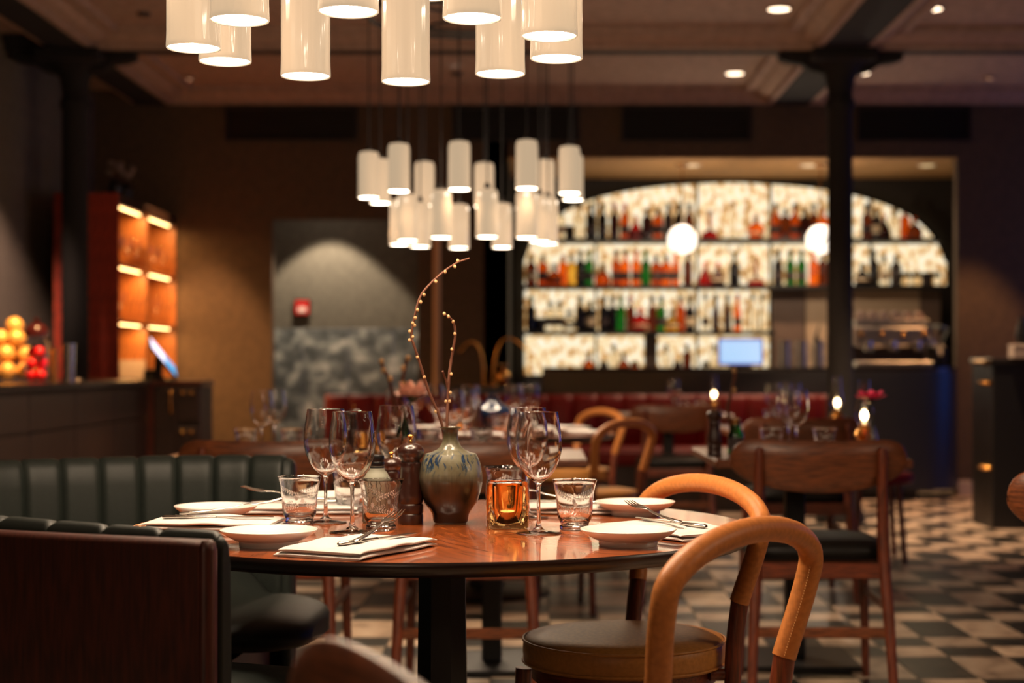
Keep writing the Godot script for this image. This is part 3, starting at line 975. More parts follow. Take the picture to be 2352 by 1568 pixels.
func bottles() -> void:
	# one line for each bay: shelf, name of the bay, and the bottles from left to right:
	# pixel column, shape, glass, cap, label, how it looks
	var A := "foil_red"
	var K := "black_metal"
	var W := "paper_label"
	var D := "dark_label"
	var bays := [
		[0, "the top shelf's first bay", [[1290, "spirit", "clear", K, W], [1308, "jar", "dark", K, ""], [1331, "wine", "clear", K, ""], [1356, "wine", "dark", K, D]]],
		[0, "the top shelf's second bay", [[1384, "wine", "dark", K, D], [1411, "wine", "maroon", A, ""], [1435, "wine", "amber", "foil_orange", D], [1460, "drop", "red", A, D], [1486, "spirit", "maroon", K, ""], [1511, "spirit", "amber", K, D], [1535, "wine", "grey", K, D], [1559, "wine", "dark", K, ""], [1583, "wine", "brown", K, D]]],
		[0, "the top shelf's middle bay", [[1630, "low", "red", "brass", ""], [1683, "slim", "clear", "brass", ""], [1736, "round", "orange", "brass", W]]],
		[0, "the top shelf's bay before the column", [[1782, "wine", "amber", K, D], [1804, "spirit", "brown", K, ""], [1826, "wine", "amber", K, D], [1849, "spirit", "maroon", K, ""], [1869, "wine", "brown", K, D], [1889, "spirit", "orange", "foil_orange", ""]]],
		[0, "the top shelf's last bay", [[1990, "wine", "brown", K, D], [2013, "spirit", "grey", K, W], [2031, "drop", "maroon", A, ""], [2056, "spirit", "clear", K, ""], [2078, "spirit", "amber", K, ""], [2100, "squat", "brown", "foil_orange", ""]]],
		[1, "the middle shelf's first bay", [[1220, "spirit", "brown", K, W], [1247, "spirit", "amber", K, D], [1273, "squat", "amber", K, D], [1294, "spirit", "orange", "foil_orange", ""], [1313, "spirit", "yellow", K, ""], [1333, "wine", "dark", K, D], [1353, "wine", "green", "foil_green", D]]],
		[1, "the middle shelf's second bay", [[1384, "squat", "amber", K, ""], [1415, "wine", "amber", K, D], [1436, "wine", "orange", K, D], [1461, "wine", "orange", "foil_orange", D], [1483, "wine", "green", "foil_green", ""], [1507, "spirit", "amber", K, D], [1530, "spirit", "orange", K, D], [1552, "slim", "orange", "foil_orange", D], [1580, "wine", "brown", K, ""]]],
		[1, "the middle shelf's central bay", [[1620, "drop", "red", A, ""], [1649, "drop", "maroon", A, W], [1687, "spirit", "black", "antlers", ""], [1736, "low", "red", "brass", W]]],
		[1, "the middle shelf's bay before the column", [[1787, "wine", "dark", K, D], [1815, "wine", "green", K, D], [1841, "wine", "green", K, D], [1869, "wine", "orange", "foil_orange", ""], [1890, "wine", "brown", K, ""]]],
		[1, "the middle shelf's last bay", [[1981, "squat", "dark", K, W], [2007, "wine", "dark", K, ""], [2030, "spirit", "clear", K, W], [2058, "spirit", "grey", K, ""], [2082, "jar", "clear", K, ""], [2105, "jar", "clear", K, ""], [2128, "jar", "grey", K, ""], [2150, "jar", "clear", K, ""]]],
		[2, "the lowest shelf's first bay", [[1220, "wine", "blue", "foil_green", ""], [1241, "jar", "dark", K, ""], [1264, "spirit", "clear", K, D], [1285, "spirit", "clear", K, D], [1308, "squat", "clear", K, D], [1333, "wine", "dark", K, ""], [1355, "spirit", "black", K, W]]],
		[2, "the lowest shelf's second bay", [[1387, "wine", "black", K, D], [1407, "wine", "dark", K, ""], [1426, "wine", "green", "foil_green", ""], [1448, "wine", "brown", "foil_orange", ""], [1470, "round", "red", A, W], [1498, "wine", "brown", K, ""], [1519, "wine", "green", K, D], [1543, "squat", "yellow", K, W], [1563, "wine", "amber", K, ""], [1585, "wine", "black", K, W]]],
		[2, "the lowest shelf's last bay", [[1620, "slim", "clear", K, D], [1644, "slim", "maroon", K, ""], [1671, "slim", "maroon", K, D], [1694, "slim", "orange", "foil_orange", D], [1729, "slim", "clear", K, ""], [1751, "slim", "clear", K, ""]]],
	]
	for b: Array in bays:
		var n := 0
		for e: Array in b[2]:
			var src := bottle(e[1], e[2], e[3], e[4])
			var y := pt(0, SHELF_Y[b[0]], 14.4).y
			var shape: String = {"wine": "tall-necked", "spirit": "straight-sided", "squat": "squat", "slim": "slender", "round": "round", "low": "low broad", "drop": "drop-shaped", "jar": "short"}[e[1]]
			var o: Node3D = src.duplicate()
			o.name = numbered("liquor_bottle")
			add_child(o)
			o.position = at(e[0], 14.42, y)
			o.scale = Vector3(1.14, 1.0, 1.14)
			o.rotation.y = 0.7 * n
			if e[3] == "antlers":
				o.rotation.y = 0
			tag(o, "%s %s bottle, %s from the left in %s" % [shape, e[2], COUNT[n], b[1]], "bottle", "bottles on the bar's lit shelves")
			n += 1
	for k: String in bottle_kinds:
		bottle_kinds[k].free()
	bottle_kinds.clear()

func bar_things() -> void:
	var yb := 0.99
	# low things on the back counter
	var n := 0
	for e: Array in [[1352, "squat", "orange", "paper_label"], [1387, "jar", "grey", ""], [1410, "spirit", "clear", ""], [1432, "squat", "amber", "paper_label"], [1458, "jar", "orange", ""], [1530, "spirit", "clear", ""], [1556, "jar", "brown", ""], [1578, "spirit", "brown", ""], [1622, "jar", "clear", ""], [1640, "spirit", "clear", ""]]:
		var o := bottle(e[1], e[2], "black_metal", e[3])
		o.name = numbered("liquor_bottle")
		add_child(o)
		o.position = at(e[0], 14.4, yb)
		tag(o, "small %s %s bottle, %s from the left on the back counter" % [e[2], {"squat": "squat", "jar": "short", "spirit": "straight"}[e[1]], COUNT[n]], "bottle", "bottles on the back counter")
		bottle_kinds.clear()
		n += 1
	var yt := 1.055
	var s := thing("till_screen", "glowing pale blue till screen standing on the bar counter", "screen", at(1701, 13.1, yt), -0.06)
	part(s, "bezel", box(Vector3(0.37, 0.225, 0.02), 0.006), M.black_plastic, Vector3(0, 0.125, 0), Vector3(-0.1, 0, 0))
	part(s, "screen", box(Vector3(0.345, 0.20, 0.004)), M.screen_edge_light, Vector3(0, 0.125, 0.011), Vector3(-0.1, 0, 0))
	part(s, "display", box(Vector3(0.325, 0.18, 0.004)), M.screen_light, Vector3(0, 0.125, 0.0125), Vector3(-0.1, 0, 0))
	part(s, "foot", box(Vector3(0.18, 0.016, 0.12), 0.004), M.black_plastic, Vector3(0, 0.008, -0.03))
	for j: Array in [[1803, "steel jug on the bar beside the iron column, farthest from it"], [1842, "steel jug on the bar beside the iron column, the middle of three"], [1879, "steel jug with a black spout on the bar, closest to the iron column"]]:
		var o := thing("steel_jug", j[1], "jug", at(j[0], 13.15, yt))
		part(o, "body", lathe([[0, 0], [0.045, 0], [0.046, 0.01], [0.040, 0.16], [0.042, 0.19], [0.044, 0.215], [0.041, 0.215], [0.037, 0.17], [0, 0.16]], 20), M.brushed_steel)
		part(o, "handle", tube(smooth([Vector3(0.04, 0.18, 0), Vector3(0.075, 0.16, 0), Vector3(0.075, 0.09, 0), Vector3(0.043, 0.06, 0)], 5), 0.006, 8), M.brushed_steel)
		if j[0] == 1879:
			part(o, "spout", tube(smooth([Vector3(-0.01, 0.2, 0), Vector3(-0.015, 0.25, 0), Vector3(-0.005, 0.29, 0), Vector3(0.012, 0.35, 0)], 5), [0.02, 0.022, 0.024, 0.022, 0.018, 0.015, 0.013, 0.012, 0.011, 0.01, 0.009, 0.008, 0.007, 0.006, 0.005, 0.004], 10), M.black_plastic)
	# coffee machine
	var p := at(2048, 13.15, yt)
	var o := thing("coffee_machine", "wide steel coffee machine with upturned cups on top, at the bar's end", "coffee machine", p)
	part(o, "body", box(Vector3(0.62, 0.17, 0.22), 0.02), M.brushed_steel, Vector3(0, 0.25, -0.08))
	part(o, "back_panel", box(Vector3(0.60, 0.2, 0.06), 0.01), M.dark_wood_x, Vector3(0, 0.11, -0.14))
	part(o, "drip_tray", box(Vector3(0.62, 0.05, 0.30), 0.01), M.brushed_steel, Vector3(0, 0.025, -0.02))
	part(o, "cup_rail", box(Vector3(0.60, 0.05, 0.20), 0.006), M.brushed_steel, Vector3(0, 0.365, -0.08))
	for k in 3:
		var x := -0.2 + 0.2 * k
		var gr := part(o, "brew_group", lathe([[0, -0.05], [0.03, -0.05], [0.034, 0.0], [0.034, 0.03], [0, 0.03]], 16), M.steel, Vector3(x, 0.18, 0.05))
		part(gr, "handle", tube([Vector3(0, -0.03, 0.03), Vector3(0.02, -0.05, 0.15)], 0.013, 10), M.black_plastic)
	part(o, "steam_pipe", tube(smooth([Vector3(0.27, 0.26, 0.03), Vector3(0.31, 0.24, 0.08), Vector3(0.32, 0.12, 0.09), Vector3(0.31, 0.06, 0.07)], 6), 0.008, 8), M.steel)
	for k in 4:
		part(o, "pressure_gauge", ball(Vector3(0.022, 0.022, 0.012), 6, 12), M.brass, Vector3(-0.25 + k * 0.17, 0.27, 0.035))
	var c0: Node3D = null
	for k in 6:
		var here := p + Vector3(-0.24 + k * 0.095, 0.392, -0.08)
		var lab := "upturned brown coffee cup on the coffee machine, %s from the iron column" % COUNT[k]
		if k == 0:
			c0 = thing("coffee_cup", lab, "cup", here, 0.0, "upturned cups on the coffee machine")
			part(c0, "cup_body", lathe([[0.036, 0], [0.042, 0.0], [0.040, 0.03], [0.028, 0.06], [0.02, 0.066], [0, 0.066], [0, 0.062], [0.026, 0.055], [0.036, 0.0]], 18), M.back_panel)
			part(c0, "handle", tube(smooth([Vector3(0.036, 0.045, 0), Vector3(0.055, 0.04, 0), Vector3(0.055, 0.02, 0), Vector3(0.04, 0.015, 0)], 4), 0.004, 6), M.back_panel)
		else:
			again(c0, "coffee_cup", lab, here, 0.6 * k, "upturned cups on the coffee machine")
	var gd := thing("coffee_grinder", "tall coffee grinder with a clear hopper at the rounded end of the bar", "grinder", at(2152, 13.12, yt))
	part(gd, "body", box(Vector3(0.13, 0.18, 0.18), 0.02), M.black_plastic, Vector3(0, 0.09, 0))
	part(gd, "hopper", lathe([[0, 0.18], [0.04, 0.18], [0.085, 0.30], [0.088, 0.32], [0.08, 0.32], [0.037, 0.19], [0, 0.19]], 20), M.bowl_glass)
	part(gd, "lid", lathe([[0, 0.321], [0.09, 0.321], [0.09, 0.332], [0.02, 0.345], [0, 0.345]], 20), M.black_plastic)
	part(gd, "chute", tube([Vector3(0, 0.14, 0.09), Vector3(0, 0.10, 0.13)], 0.02, 10), M.steel)
	# brass post and swan-neck taps at the near end of the niche
	solo("brass_post", "tall slim brass post rising beside the lobby opening", "post", lathe([[0, 0], [0.06, 0], [0.06, 0.02], [0.03, 0.03], [0.03, 2.36], [0.035, 2.37], [0.035, 2.40], [0, 2.40]], 20), M.satin_brass, at(1003, 12.9, 0))
	var tb := thing("drinks_stand", "dark narrow stand behind the red bench, carrying brass arches and glasses", "stand", at(1128, 12.95, 0))
	part(tb, "top", box(Vector3(0.62, 0.03, 0.34), 0.005), M.counter_stone, Vector3(0, 0.885, 0))
	part(tb, "cabinet", box(Vector3(0.56, 0.87, 0.3), 0.005), M.dark_wood_y, Vector3(0, 0.435, 0))
	for a: Array in [[1085, 1112, 1055, 785.0, "low brass swan-neck arch on the drinks stand"], [1165, 1133, 1204, 777.0, "taller brass swan-neck arch on the drinks stand, beside the glowing stone"]]:
		var foot := at(a[1], 12.95, 0.9)
		var r := thing("brass_arch", a[4], "tap", foot)
		var top := pt(a[0], a[3], 12.95) - foot
		var tip := pt(a[2], a[3] + 25, 12.95) - foot
		part(r, "neck", tube(smooth([Vector3(0, 0.01, 0), Vector3(top.x * 0.1, top.y * 0.5, 0), Vector3(top.x * 0.45, top.y * 0.88, 0), top, Vector3((top.x + tip.x) / 2, (top.y * 1.02 + tip.y) / 2 + 0.02, 0), tip], 7), 0.012, 10), M.brass)
		part(r, "foot", lathe([[0, 0], [0.035, 0], [0.035, 0.012], [0.015, 0.03], [0, 0.03]], 16), M.brass)
	var pine := thing("gilt_pineapple", "small gilt pineapple ornament on the drinks stand", "ornament", at(1156, 12.85, 0.9))
	part(pine, "fruit", lathe([[0, 0], [0.03, 0], [0.035, 0.008], [0.05, 0.04], [0.055, 0.07], [0.045, 0.11], [0.02, 0.135], [0, 0.135]], 14), M.brass)
	for k in 7:
		var a := TAU * k / 7.0
		part(pine, "leaf", tube(smooth([Vector3(0, 0.13, 0), Vector3(cos(a) * 0.02, 0.165, sin(a) * 0.02), Vector3(cos(a) * 0.045, 0.185, sin(a) * 0.045)], 3), [0.008, 0.008, 0.007, 0.006, 0.004, 0.003, 0.001], 5), M.brass)

# ---------------------------------------------------------------- the service side, along the fluted wall
func service_side() -> void:
	var H := 0.97
	var xf := -2.60
	# long counter, its front made of wide wooden boards in two rows
	var o := thing("service_counter", "long dark wooden service counter with a stone top along the fluted wall", "counter", Vector3(-2.95, 0, -8.4))
	part(o, "carcass", span(Vector3(-0.66, 0.08, -2.35), Vector3(0.31, H - 0.041, 3.0)), M.dark_wood_z)
	part(o, "stone_top", span(Vector3(-0.665, H - 0.04, -2.36), Vector3(0.36, H, 3.02), 0.004), M.counter_stone)
	part(o, "plinth", span(Vector3(-0.66, 0, -2.33), Vector3(0.26, 0.08, 3.0)), M.black_metal)
	for k in 6:
		var z := -2.34 + k * 0.83
		part(o, "panel", span(Vector3(0.312, 0.725, z), Vector3(0.332, 0.915, z + 0.812), 0.003), M.dark_wood_z)
		part(o, "panel", span(Vector3(0.312, 0.10, z), Vector3(0.332, 0.715, z + 0.812), 0.003), M.dark_wood_z)
	# tall end cabinet whose doors face the room
	var c := thing("service_cabinet", "dark wooden service cabinet with brass handles at the end of the counter", "cabinet", Vector3(-2.42, 0, -10.95))
	var half := 0.155
	part(c, "body", span(Vector3(-half, 0, -0.20), Vector3(half, 0.93, 0.20), 0.004), M.dark_wood_y)
	part(c, "end_post", span(Vector3(-half - 0.045, 0, -0.2), Vector3(-half, 0.935, 0.21), 0.003), M.mahogany_y)
	part(c, "top", span(Vector3(-half - 0.05, 0.935, -0.21), Vector3(half + 0.01, 0.965, 0.215), 0.004), M.mahogany_x)
	var dr := part(c, "door", span(Vector3(-half + 0.005, 0.06, 0.201), Vector3(-0.005, 0.92, 0.218), 0.003), M.dark_wood_y)
	part(dr, "handle", tube([Vector3(-0.035, 0.90, 0.219), Vector3(-0.035, 0.895, 0.245), Vector3(-0.035, 0.755, 0.245), Vector3(-0.035, 0.75, 0.219)], 0.010, 10), M.brass)
	for k in 3:
		var dw := part(c, "drawer", span(Vector3(0.0, 0.70 - k * 0.26, 0.201), Vector3(half - 0.005, 0.92 - k * 0.26 - (0.0 if k == 0 else 0.005), 0.218), 0.003), M.dark_wood_x)
		for s: float in [0.04, 0.10]:
			part(dw, "knob", ball(0.016, 8, 12), M.brass, Vector3(s, 0.885 - k * 0.26, 0.226))
	# the lit display cabinet
	var X := -2.98
	var Y0 := H
	var g := thing("display_cabinet", "tall orange wooden display cabinet with lit shelves of glasses", "display cabinet", Vector3(X, 0, -12.31))
	var bays := [[0.88, 0.10], [0.02, -0.86]]          # z from near to far
	part(g, "side_panel", span(Vector3(-0.46, Y0, 0.885), Vector3(0, 2.29, 0.915), 0.003), M.cherry_y)
	part(g, "upright", span(Vector3(-0.45, Y0, 0.025), Vector3(0, 2.27, 0.095), 0.003), M.shelf_wood_y)
	part(g, "end_panel", span(Vector3(-0.45, Y0, -0.885), Vector3(0, 2.27, -0.865), 0.003), M.shelf_wood_y)
	part(g, "back_panel", span(Vector3(-0.47, Y0, -0.885), Vector3(-0.455, 2.27, 0.885)), M.shelf_wood_y)
	part(g, "top_panel", span(Vector3(-0.46, 2.21, -0.885), Vector3(0, 2.285, 0.885), 0.003), M.dark_wood_z)
	part(g, "base", span(Vector3(-0.45, 0, -0.885), Vector3(-0.01, Y0 - 0.002, 0.905), 0.003), M.dark_wood_z)
	part(g, "splash_panel", span(Vector3(-0.44, Y0 + 0.001, 0.096), Vector3(-0.01, Y0 + 0.14, 0.108)), M.marble_white)
	var ys := [1.37, 1.775]
	for y: float in ys:
		part(g, "shelf", span(Vector3(-0.45, y, -0.86), Vector3(0, y + 0.025, 0.02), 0.002), M.shelf_wood_z)
		part(g, "shelf", span(Vector3(-0.45, y, 0.10), Vector3(0, y + 0.025, 0.88), 0.002), M.shelf_wood_z)
	for b: Array in bays:
		for y: float in [1.37, 1.775, 2.21]:
			part(g, "led_strip", span(Vector3(-0.056, y - 0.010, b[1] + 0.03), Vector3(-0.040, y - 0.001, b[0] - 0.03), 0.002), M.led_strip_light)
			var l := AreaLight3D.new()
			l.name = "strip_light"
			l.area_size = Vector2(0.03, 0.68)
			l.light_color = Color(1, 0.74, 0.45)
			l.light_energy = 0.7
			l.area_normalize_energy = true
			l.shadow_enabled = true
			l.area_range = 10.0
			g.add_child(l, true)
			l.position = Vector3(-0.047, y - 0.02, (b[0] + b[1]) / 2)
			l.rotation = Vector3(-PI / 2, 0, 0)
	# glasses on its shelves
	var src := make_wine_glass()
	var n := 0
	for e: Array in [[1.80, 0.20, -0.055, "upper shelf of the near bay"], [1.80, 0.33, -0.09, "upper shelf of the near bay"], [1.80, 0.46, -0.055, "upper shelf of the near bay"], [1.80, 0.59, -0.09, "upper shelf of the near bay"], [1.80, 0.72, -0.055, "upper shelf of the near bay"], [1.80, -0.32, -0.055, "upper shelf of the far bay"], [1.80, -0.48, -0.08, "upper shelf of the far bay"], [1.80, -0.64, -0.055, "upper shelf of the far bay"], [1.395, 0.66, -0.055, "lower shelf of the near bay"], [1.395, 0.80, -0.075, "lower shelf of the near bay"], [1.395, -0.42, -0.055, "lower shelf of the far bay"]]:
		again(src, "wine_glass", "stemmed glass on the lit cabinet's %s, %s in its row" % [e[3], COUNT[[0, 1, 2, 3, 4, 0, 1, 2, 0, 1, 0][n]]], g.position + Vector3(e[2], e[0], e[1]), 0.3 * n, "stemmed glasses in the lit display cabinet")
		n += 1
	# two dark vases of grey dried flowers on top of the display cabinet
	for k in 2:
		var v := thing("dried_flower_vase", ["dark vase of grey dried flowers on the display cabinet, by the column", "second dark vase of grey dried flowers on the display cabinet"][k], "vase", Vector3(-3.06, 2.29, -11.62 - k * 0.28))
		part(v, "vase", lathe([[0, 0], [0.03, 0], [0.05, 0.05], [0.045, 0.09], [0.02, 0.12], [0.025, 0.13], [0, 0.125]], 16), M.black_plastic)
		for j in 6:
			var a := TAU * j / 6.0 + k
			part(v, "flower_head", ball(Vector3(0.03, 0.024, 0.03), 5, 8), M.back_panel, Vector3(cos(a) * 0.045, 0.17 + 0.03 * (j % 3), sin(a) * 0.045))
			part(v, "stem", tube([Vector3(0, 0.11, 0), Vector3(cos(a) * 0.04, 0.16 + 0.03 * (j % 3), sin(a) * 0.04)], 0.003, 5), M.bark)
	# jars of baubles
	var rng := RandomNumberGenerator.new()
	rng.seed = 12
	var jp := at(22, 9.4, H)
	var jar := thing("glass_jar", "large clear glass jar heaped with gold baubles at the counter's near end", "jar", jp)
	part(jar, "glass", lathe([[0, 0.0], [0.16, 0.0], [0.17, 0.01], [0.172, 0.14], [0.169, 0.14], [0.166, 0.012], [0, 0.004]], 28), M.bowl_glass)
	var gold: Node3D = null
	var spots := [[-0.09, 0.06, 0.06], [0.02, 0.06, 0.10], [0.105, 0.06, 0.04], [-0.03, 0.06, -0.07], [0.08, 0.06, -0.08], [-0.10, 0.155, 0.0], [0.0, 0.16, 0.06], [0.09, 0.155, -0.01], [-0.01, 0.155, -0.09], [-0.05, 0.25, 0.0], [0.045, 0.25, 0.02], [0.0, 0.25, -0.07], [0.025, 0.325, -0.01]]
	n = 0
	for s: Array in spots:
		var r := 0.052
		var lab := "shiny gold bauble, %s of the heap in the near glass jar" % (COUNT[n] if n < 12 else "topmost")
		var b := thing("gold_bauble", lab, "bauble", jp + Vector3(s[0], s[1] - r + 0.004, s[2]), 0.0, "gold baubles in the glass jar")
		part(b, "ball", ball(r, 10, 16, Vector3(0, r, 0)), M.bauble_gold)
		part(b, "cap", lathe([[0, 2 * r - 0.003], [0.01, 2 * r - 0.003], [0.01, 2 * r + 0.006], [0, 2 * r + 0.006]], 10), M.brass)
		n += 1
	var rp := at(84, 9.2, H)
	var rj := thing("lidded_jar", "tall lidded glass jar of red baubles beside the gold ones", "jar", rp)
	part(rj, "glass", lathe([[0, 0.0], [0.062, 0.0], [0.066, 0.008], [0.068, 0.22], [0.055, 0.25], [0.055, 0.262], [0.053, 0.262], [0.053, 0.25], [0.065, 0.218], [0.063, 0.01], [0, 0.006]], 28), M.bowl_glass)
	part(rj, "lid", lathe([[0, 0.262], [0.066, 0.262], [0.068, 0.27], [0.062, 0.31], [0.035, 0.335], [0.014, 0.34], [0.02, 0.36], [0, 0.37]], 24), M.jar_lid)
	n = 0
	for s: Array in [[-0.028, 0.04, 0.01], [0.03, 0.04, 0.02], [0.0, 0.04, -0.035], [-0.02, 0.105, 0.02], [0.03, 0.105, -0.012], [-0.025, 0.17, -0.015], [0.022, 0.17, 0.022]]:
		var r := 0.033
		var b := thing("red_bauble", "shiny red bauble, %s up in the lidded glass jar" % COUNT[n], "bauble", rp + Vector3(s[0], s[1] - r + 0.002, s[2]), 0.0, "red baubles in the lidded jar")
		part(b, "ball", ball(r, 8, 14, Vector3(0, r, 0)), M.bauble_red)
		part(b, "cap", lathe([[0, 2 * r - 0.002], [0.006, 2 * r - 0.002], [0.006, 2 * r + 0.004], [0, 2 * r + 0.004]], 8), M.brass)
		n += 1
	for t: Array in [[124, 9.4, 0.017, 0.19, "brass", "thin brass cup on the counter next to the red baubles"], [157, 9.1, 0.036, 0.215, "steel", "shiny steel cup on the counter, beyond the jars"]]:
		var cup := thing("metal_cup", t[5], "cup", at(t[0], t[1], H))
		part(cup, "wall", lathe([[0, 0], [t[2], 0], [t[2] + 0.002, t[3]], [t[2], t[3]], [t[2] - 0.003, 0.004], [0, 0.004]], 24), M[t[4]])
		part(cup, "rim", lathe([[t[2], t[3]], [t[2] + 0.004, t[3]], [t[2] + 0.004, t[3] + 0.004], [t[2], t[3] + 0.004], [t[2], t[3]]], 24), M[t[4]])
	var bowl := thing("small_dish", "small steel dish on the counter beside the steel cup", "dish", at(180, 9.3, H))
	part(bowl, "wall", lathe([[0, 0], [0.015, 0], [0.028, 0.022], [0.026, 0.022], [0.014, 0.004], [0, 0.004]], 18), M.steel)
	# tablet till on the cabinet
	var tp := thing("tablet_till", "tilted tablet till with a white and blue lit face, on the service cabinet", "screen", at(372, 10.92, 0.965))
	var holder := part(tp, "tablet", box(Vector3(0.285, 0.02, 0.21), 0.006), M.black_plastic, Vector3(0.0, 0.155, 0), Vector3(0.34, 0.30, -0.90))
	part(holder, "screen", box(Vector3(0.15, 0.003, 0.19)), M.screen_pale_light, Vector3(-0.057, 0.0115, 0))
	part(holder, "blue_screen", box(Vector3(0.115, 0.003, 0.19)), M.screen_blue_light, Vector3(0.0755, 0.0115, 0))
	part(tp, "arm", box(Vector3(0.05, 0.16, 0.06), 0.008), M.black_plastic, Vector3(-0.03, 0.08, -0.03))
	part(tp, "foot", box(Vector3(0.19, 0.018, 0.17), 0.006), M.black_plastic, Vector3(-0.02, 0.009, -0.02))
	var pr := thing("receipt_printer", "small black receipt printer under the tilted tablet", "printer", at(345, 11.02, 0.965) + Vector3(0.0, 0.0, -0.06))
	part(pr, "case", box(Vector3(0.10, 0.075, 0.11), 0.012), M.black_plastic, Vector3(0, 0.038, 0))
	part(pr, "slot", box(Vector3(0.07, 0.006, 0.02), 0.002), M.brushed_steel, Vector3(0, 0.077, 0.02))
	# dark tall cabinet at the far right edge, with brass handles
	var q := thing("host_cabinet", "tall dark cabinet with brass handles at the right edge of the room", "cabinet", at(2280, 10.5, 0))
	part(q, "body", span(Vector3(0, 0, -0.5), Vector3(0.9, 1.08, 0), 0.006), M.black_metal)
	part(q, "top", span(Vector3(-0.015, 1.081, -0.51), Vector3(0.91, 1.115, 0.012), 0.006), M.counter_stone)
	for k in 2:
		part(q, "handle", tube([Vector3(0.0, 0.955 - 0.56 * k, -0.06), Vector3(-0.035, 0.955 - 0.56 * k, -0.06), Vector3(-0.035, 0.955 - 0.56 * k, -0.2), Vector3(0.0, 0.955 - 0.56 * k, -0.2)], 0.012, 8), M.brass)
	part(q, "rail", tube([Vector3(-0.03, 1.09, -0.02), Vector3(-0.03, 1.09, -0.3)], 0.02, 10), M.brass)
	var lb := thing("menu_box", "small pale box on top of the dark cabinet at the right edge", "box", at(2340, 10.4, 1.115))
	part(lb, "box_body", box(Vector3(0.13, 0.075, 0.12), 0.004), M.marble_white, Vector3(0.02, 0.0375, -0.02))
	part(lb, "lid", box(Vector3(0.135, 0.012, 0.125), 0.004), M.marble_white, Vector3(0.02, 0.081, -0.02))
	var bt := thing("black_vase", "black vase standing on the pale box at the right edge", "vase", at(2347, 10.4, 1.202) + Vector3(0.01, 0, -0.02))
	part(bt, "body", lathe([[0, 0], [0.03, 0], [0.045, 0.05], [0.035, 0.12], [0.018, 0.16], [0.022, 0.18], [0, 0.175]], 18), M.black_plastic)

# ---------------------------------------------------------------- tables
func round_table(called: String, label: String, where: Vector3) -> Node3D:
	var o := thing(called, label, "table", where)
	var R := 0.60
	var st := begin()
	st.set_smooth_group(-1)
	# veneer laid in twelve wedges, the grain fanning out from the middle
	var wedges := 12
	for w in wedges:
		for k in 8:
			for r in 6:
				var a := TAU * (w + k / 8.0) / wedges
				var b := TAU * (w + (k + 1) / 8.0) / wedges
				var m := TAU * (w + 0.5) / wedges
				var r0 := R * r / 6.0
				var r1 := R * (r + 1) / 6.0
				var ps := [Vector2(r0, a), Vector2(r1, a), Vector2(r1, b), Vector2(r0, b)]
				for id: int in [0, 1, 2, 0, 2, 3]:
					var p: Vector2 = ps[id]
					var lo := Vector2(cos(p.y - m), sin(p.y - m)) * p.x
					# a slight fan: the grain bows away from the wedge's middle line
					st.set_uv(Vector2(lo.x + 0.37 * w, absf(lo.y) + 0.25 * lo.x * lo.x + 0.6 * (w % 3)))
					st.set_normal(Vector3.UP)
					st.add_vertex(Vector3(cos(p.y) * p.x, TOP, sin(p.y) * p.x))
	st.index()
	part(o, "tabletop", st.commit(), M.table_veneer)
	part(o, "edge", lathe([[R - 0.05, TOP - 0.030], [R - 0.012, TOP - 0.026], [R - 0.001, TOP - 0.018], [R + 0.002, TOP - 0.010], [R + 0.002, TOP - 0.004], [R, TOP - 0.0003]], 96, Vector3.ZERO, 1.2), M.table_edge)
	part(o, "underside", lathe([[0, TOP - 0.031], [R - 0.05, TOP - 0.030]], 64), M.dark_wood_x)
	part(o, "bracket", lathe([[0.05, TOP - 0.05], [0.22, TOP - 0.036], [0.22, TOP - 0.031], [0, TOP - 0.031]], 32), M.black_metal)
	var secs := []
	for e: Array in [[0.03, 0.085], [0.20, 0.058], [0.40, 0.049], [0.60, 0.046], [TOP - 0.035, 0.046]]:
		var s := []
		for k in 8:                 # an octagonal post
			var a := -TAU * (k + 0.5) / 8.0
			s.append(Vector3(cos(a) * e[1] * 1.06, e[0], sin(a) * e[1] * 1.06))
		secs.append(s)
	var ps := begin()
	add_loft(ps, secs, true, true, -1)
	part(o, "pedestal", done(ps), M.black_metal)
	part(o, "foot", lathe([[0, 0], [0.30, 0], [0.30, 0.008], [0.27, 0.02], [0.09, 0.04], [0, 0.04]], 40), M.black_metal)
	return o

func square_table(label: String, x0: float, x1: float, d0: float, d1: float, posts: Array, veneer := "walnut_x") -> Node3D:
	var o := thing("square_table", label, "table", Vector3((x0 + x1) / 2, 0, -(d0 + d1) / 2))
	var s := Vector3(x1 - x0, 0.03, d1 - d0)
	part(o, "tabletop", box(s, 0.006, Vector3(0, TOP - 0.015, 0)), M[veneer])
	for p: float in posts:
		part(o, "pedestal", box(Vector3(0.07, TOP - 0.05, 0.07), 0.006, Vector3(p, (TOP - 0.03) / 2 + 0.01, 0)), M.black_metal)
		part(o, "foot", box(Vector3(0.42, 0.02, 0.42), 0.006, Vector3(p, 0.01, 0)), M.black_metal)
		part(o, "bracket", box(Vector3(0.34, 0.012, 0.34), 0.003, Vector3(p, TOP - 0.0365, 0)), M.black_metal)
	return o

const T1 := Vector3(-0.19, 0, -3.14)
const T2 := Vector3(-0.25, 0, -7.55)

func main_table() -> void:
	round_table("round_table", "round polished wooden table in front, laid for five", T1)

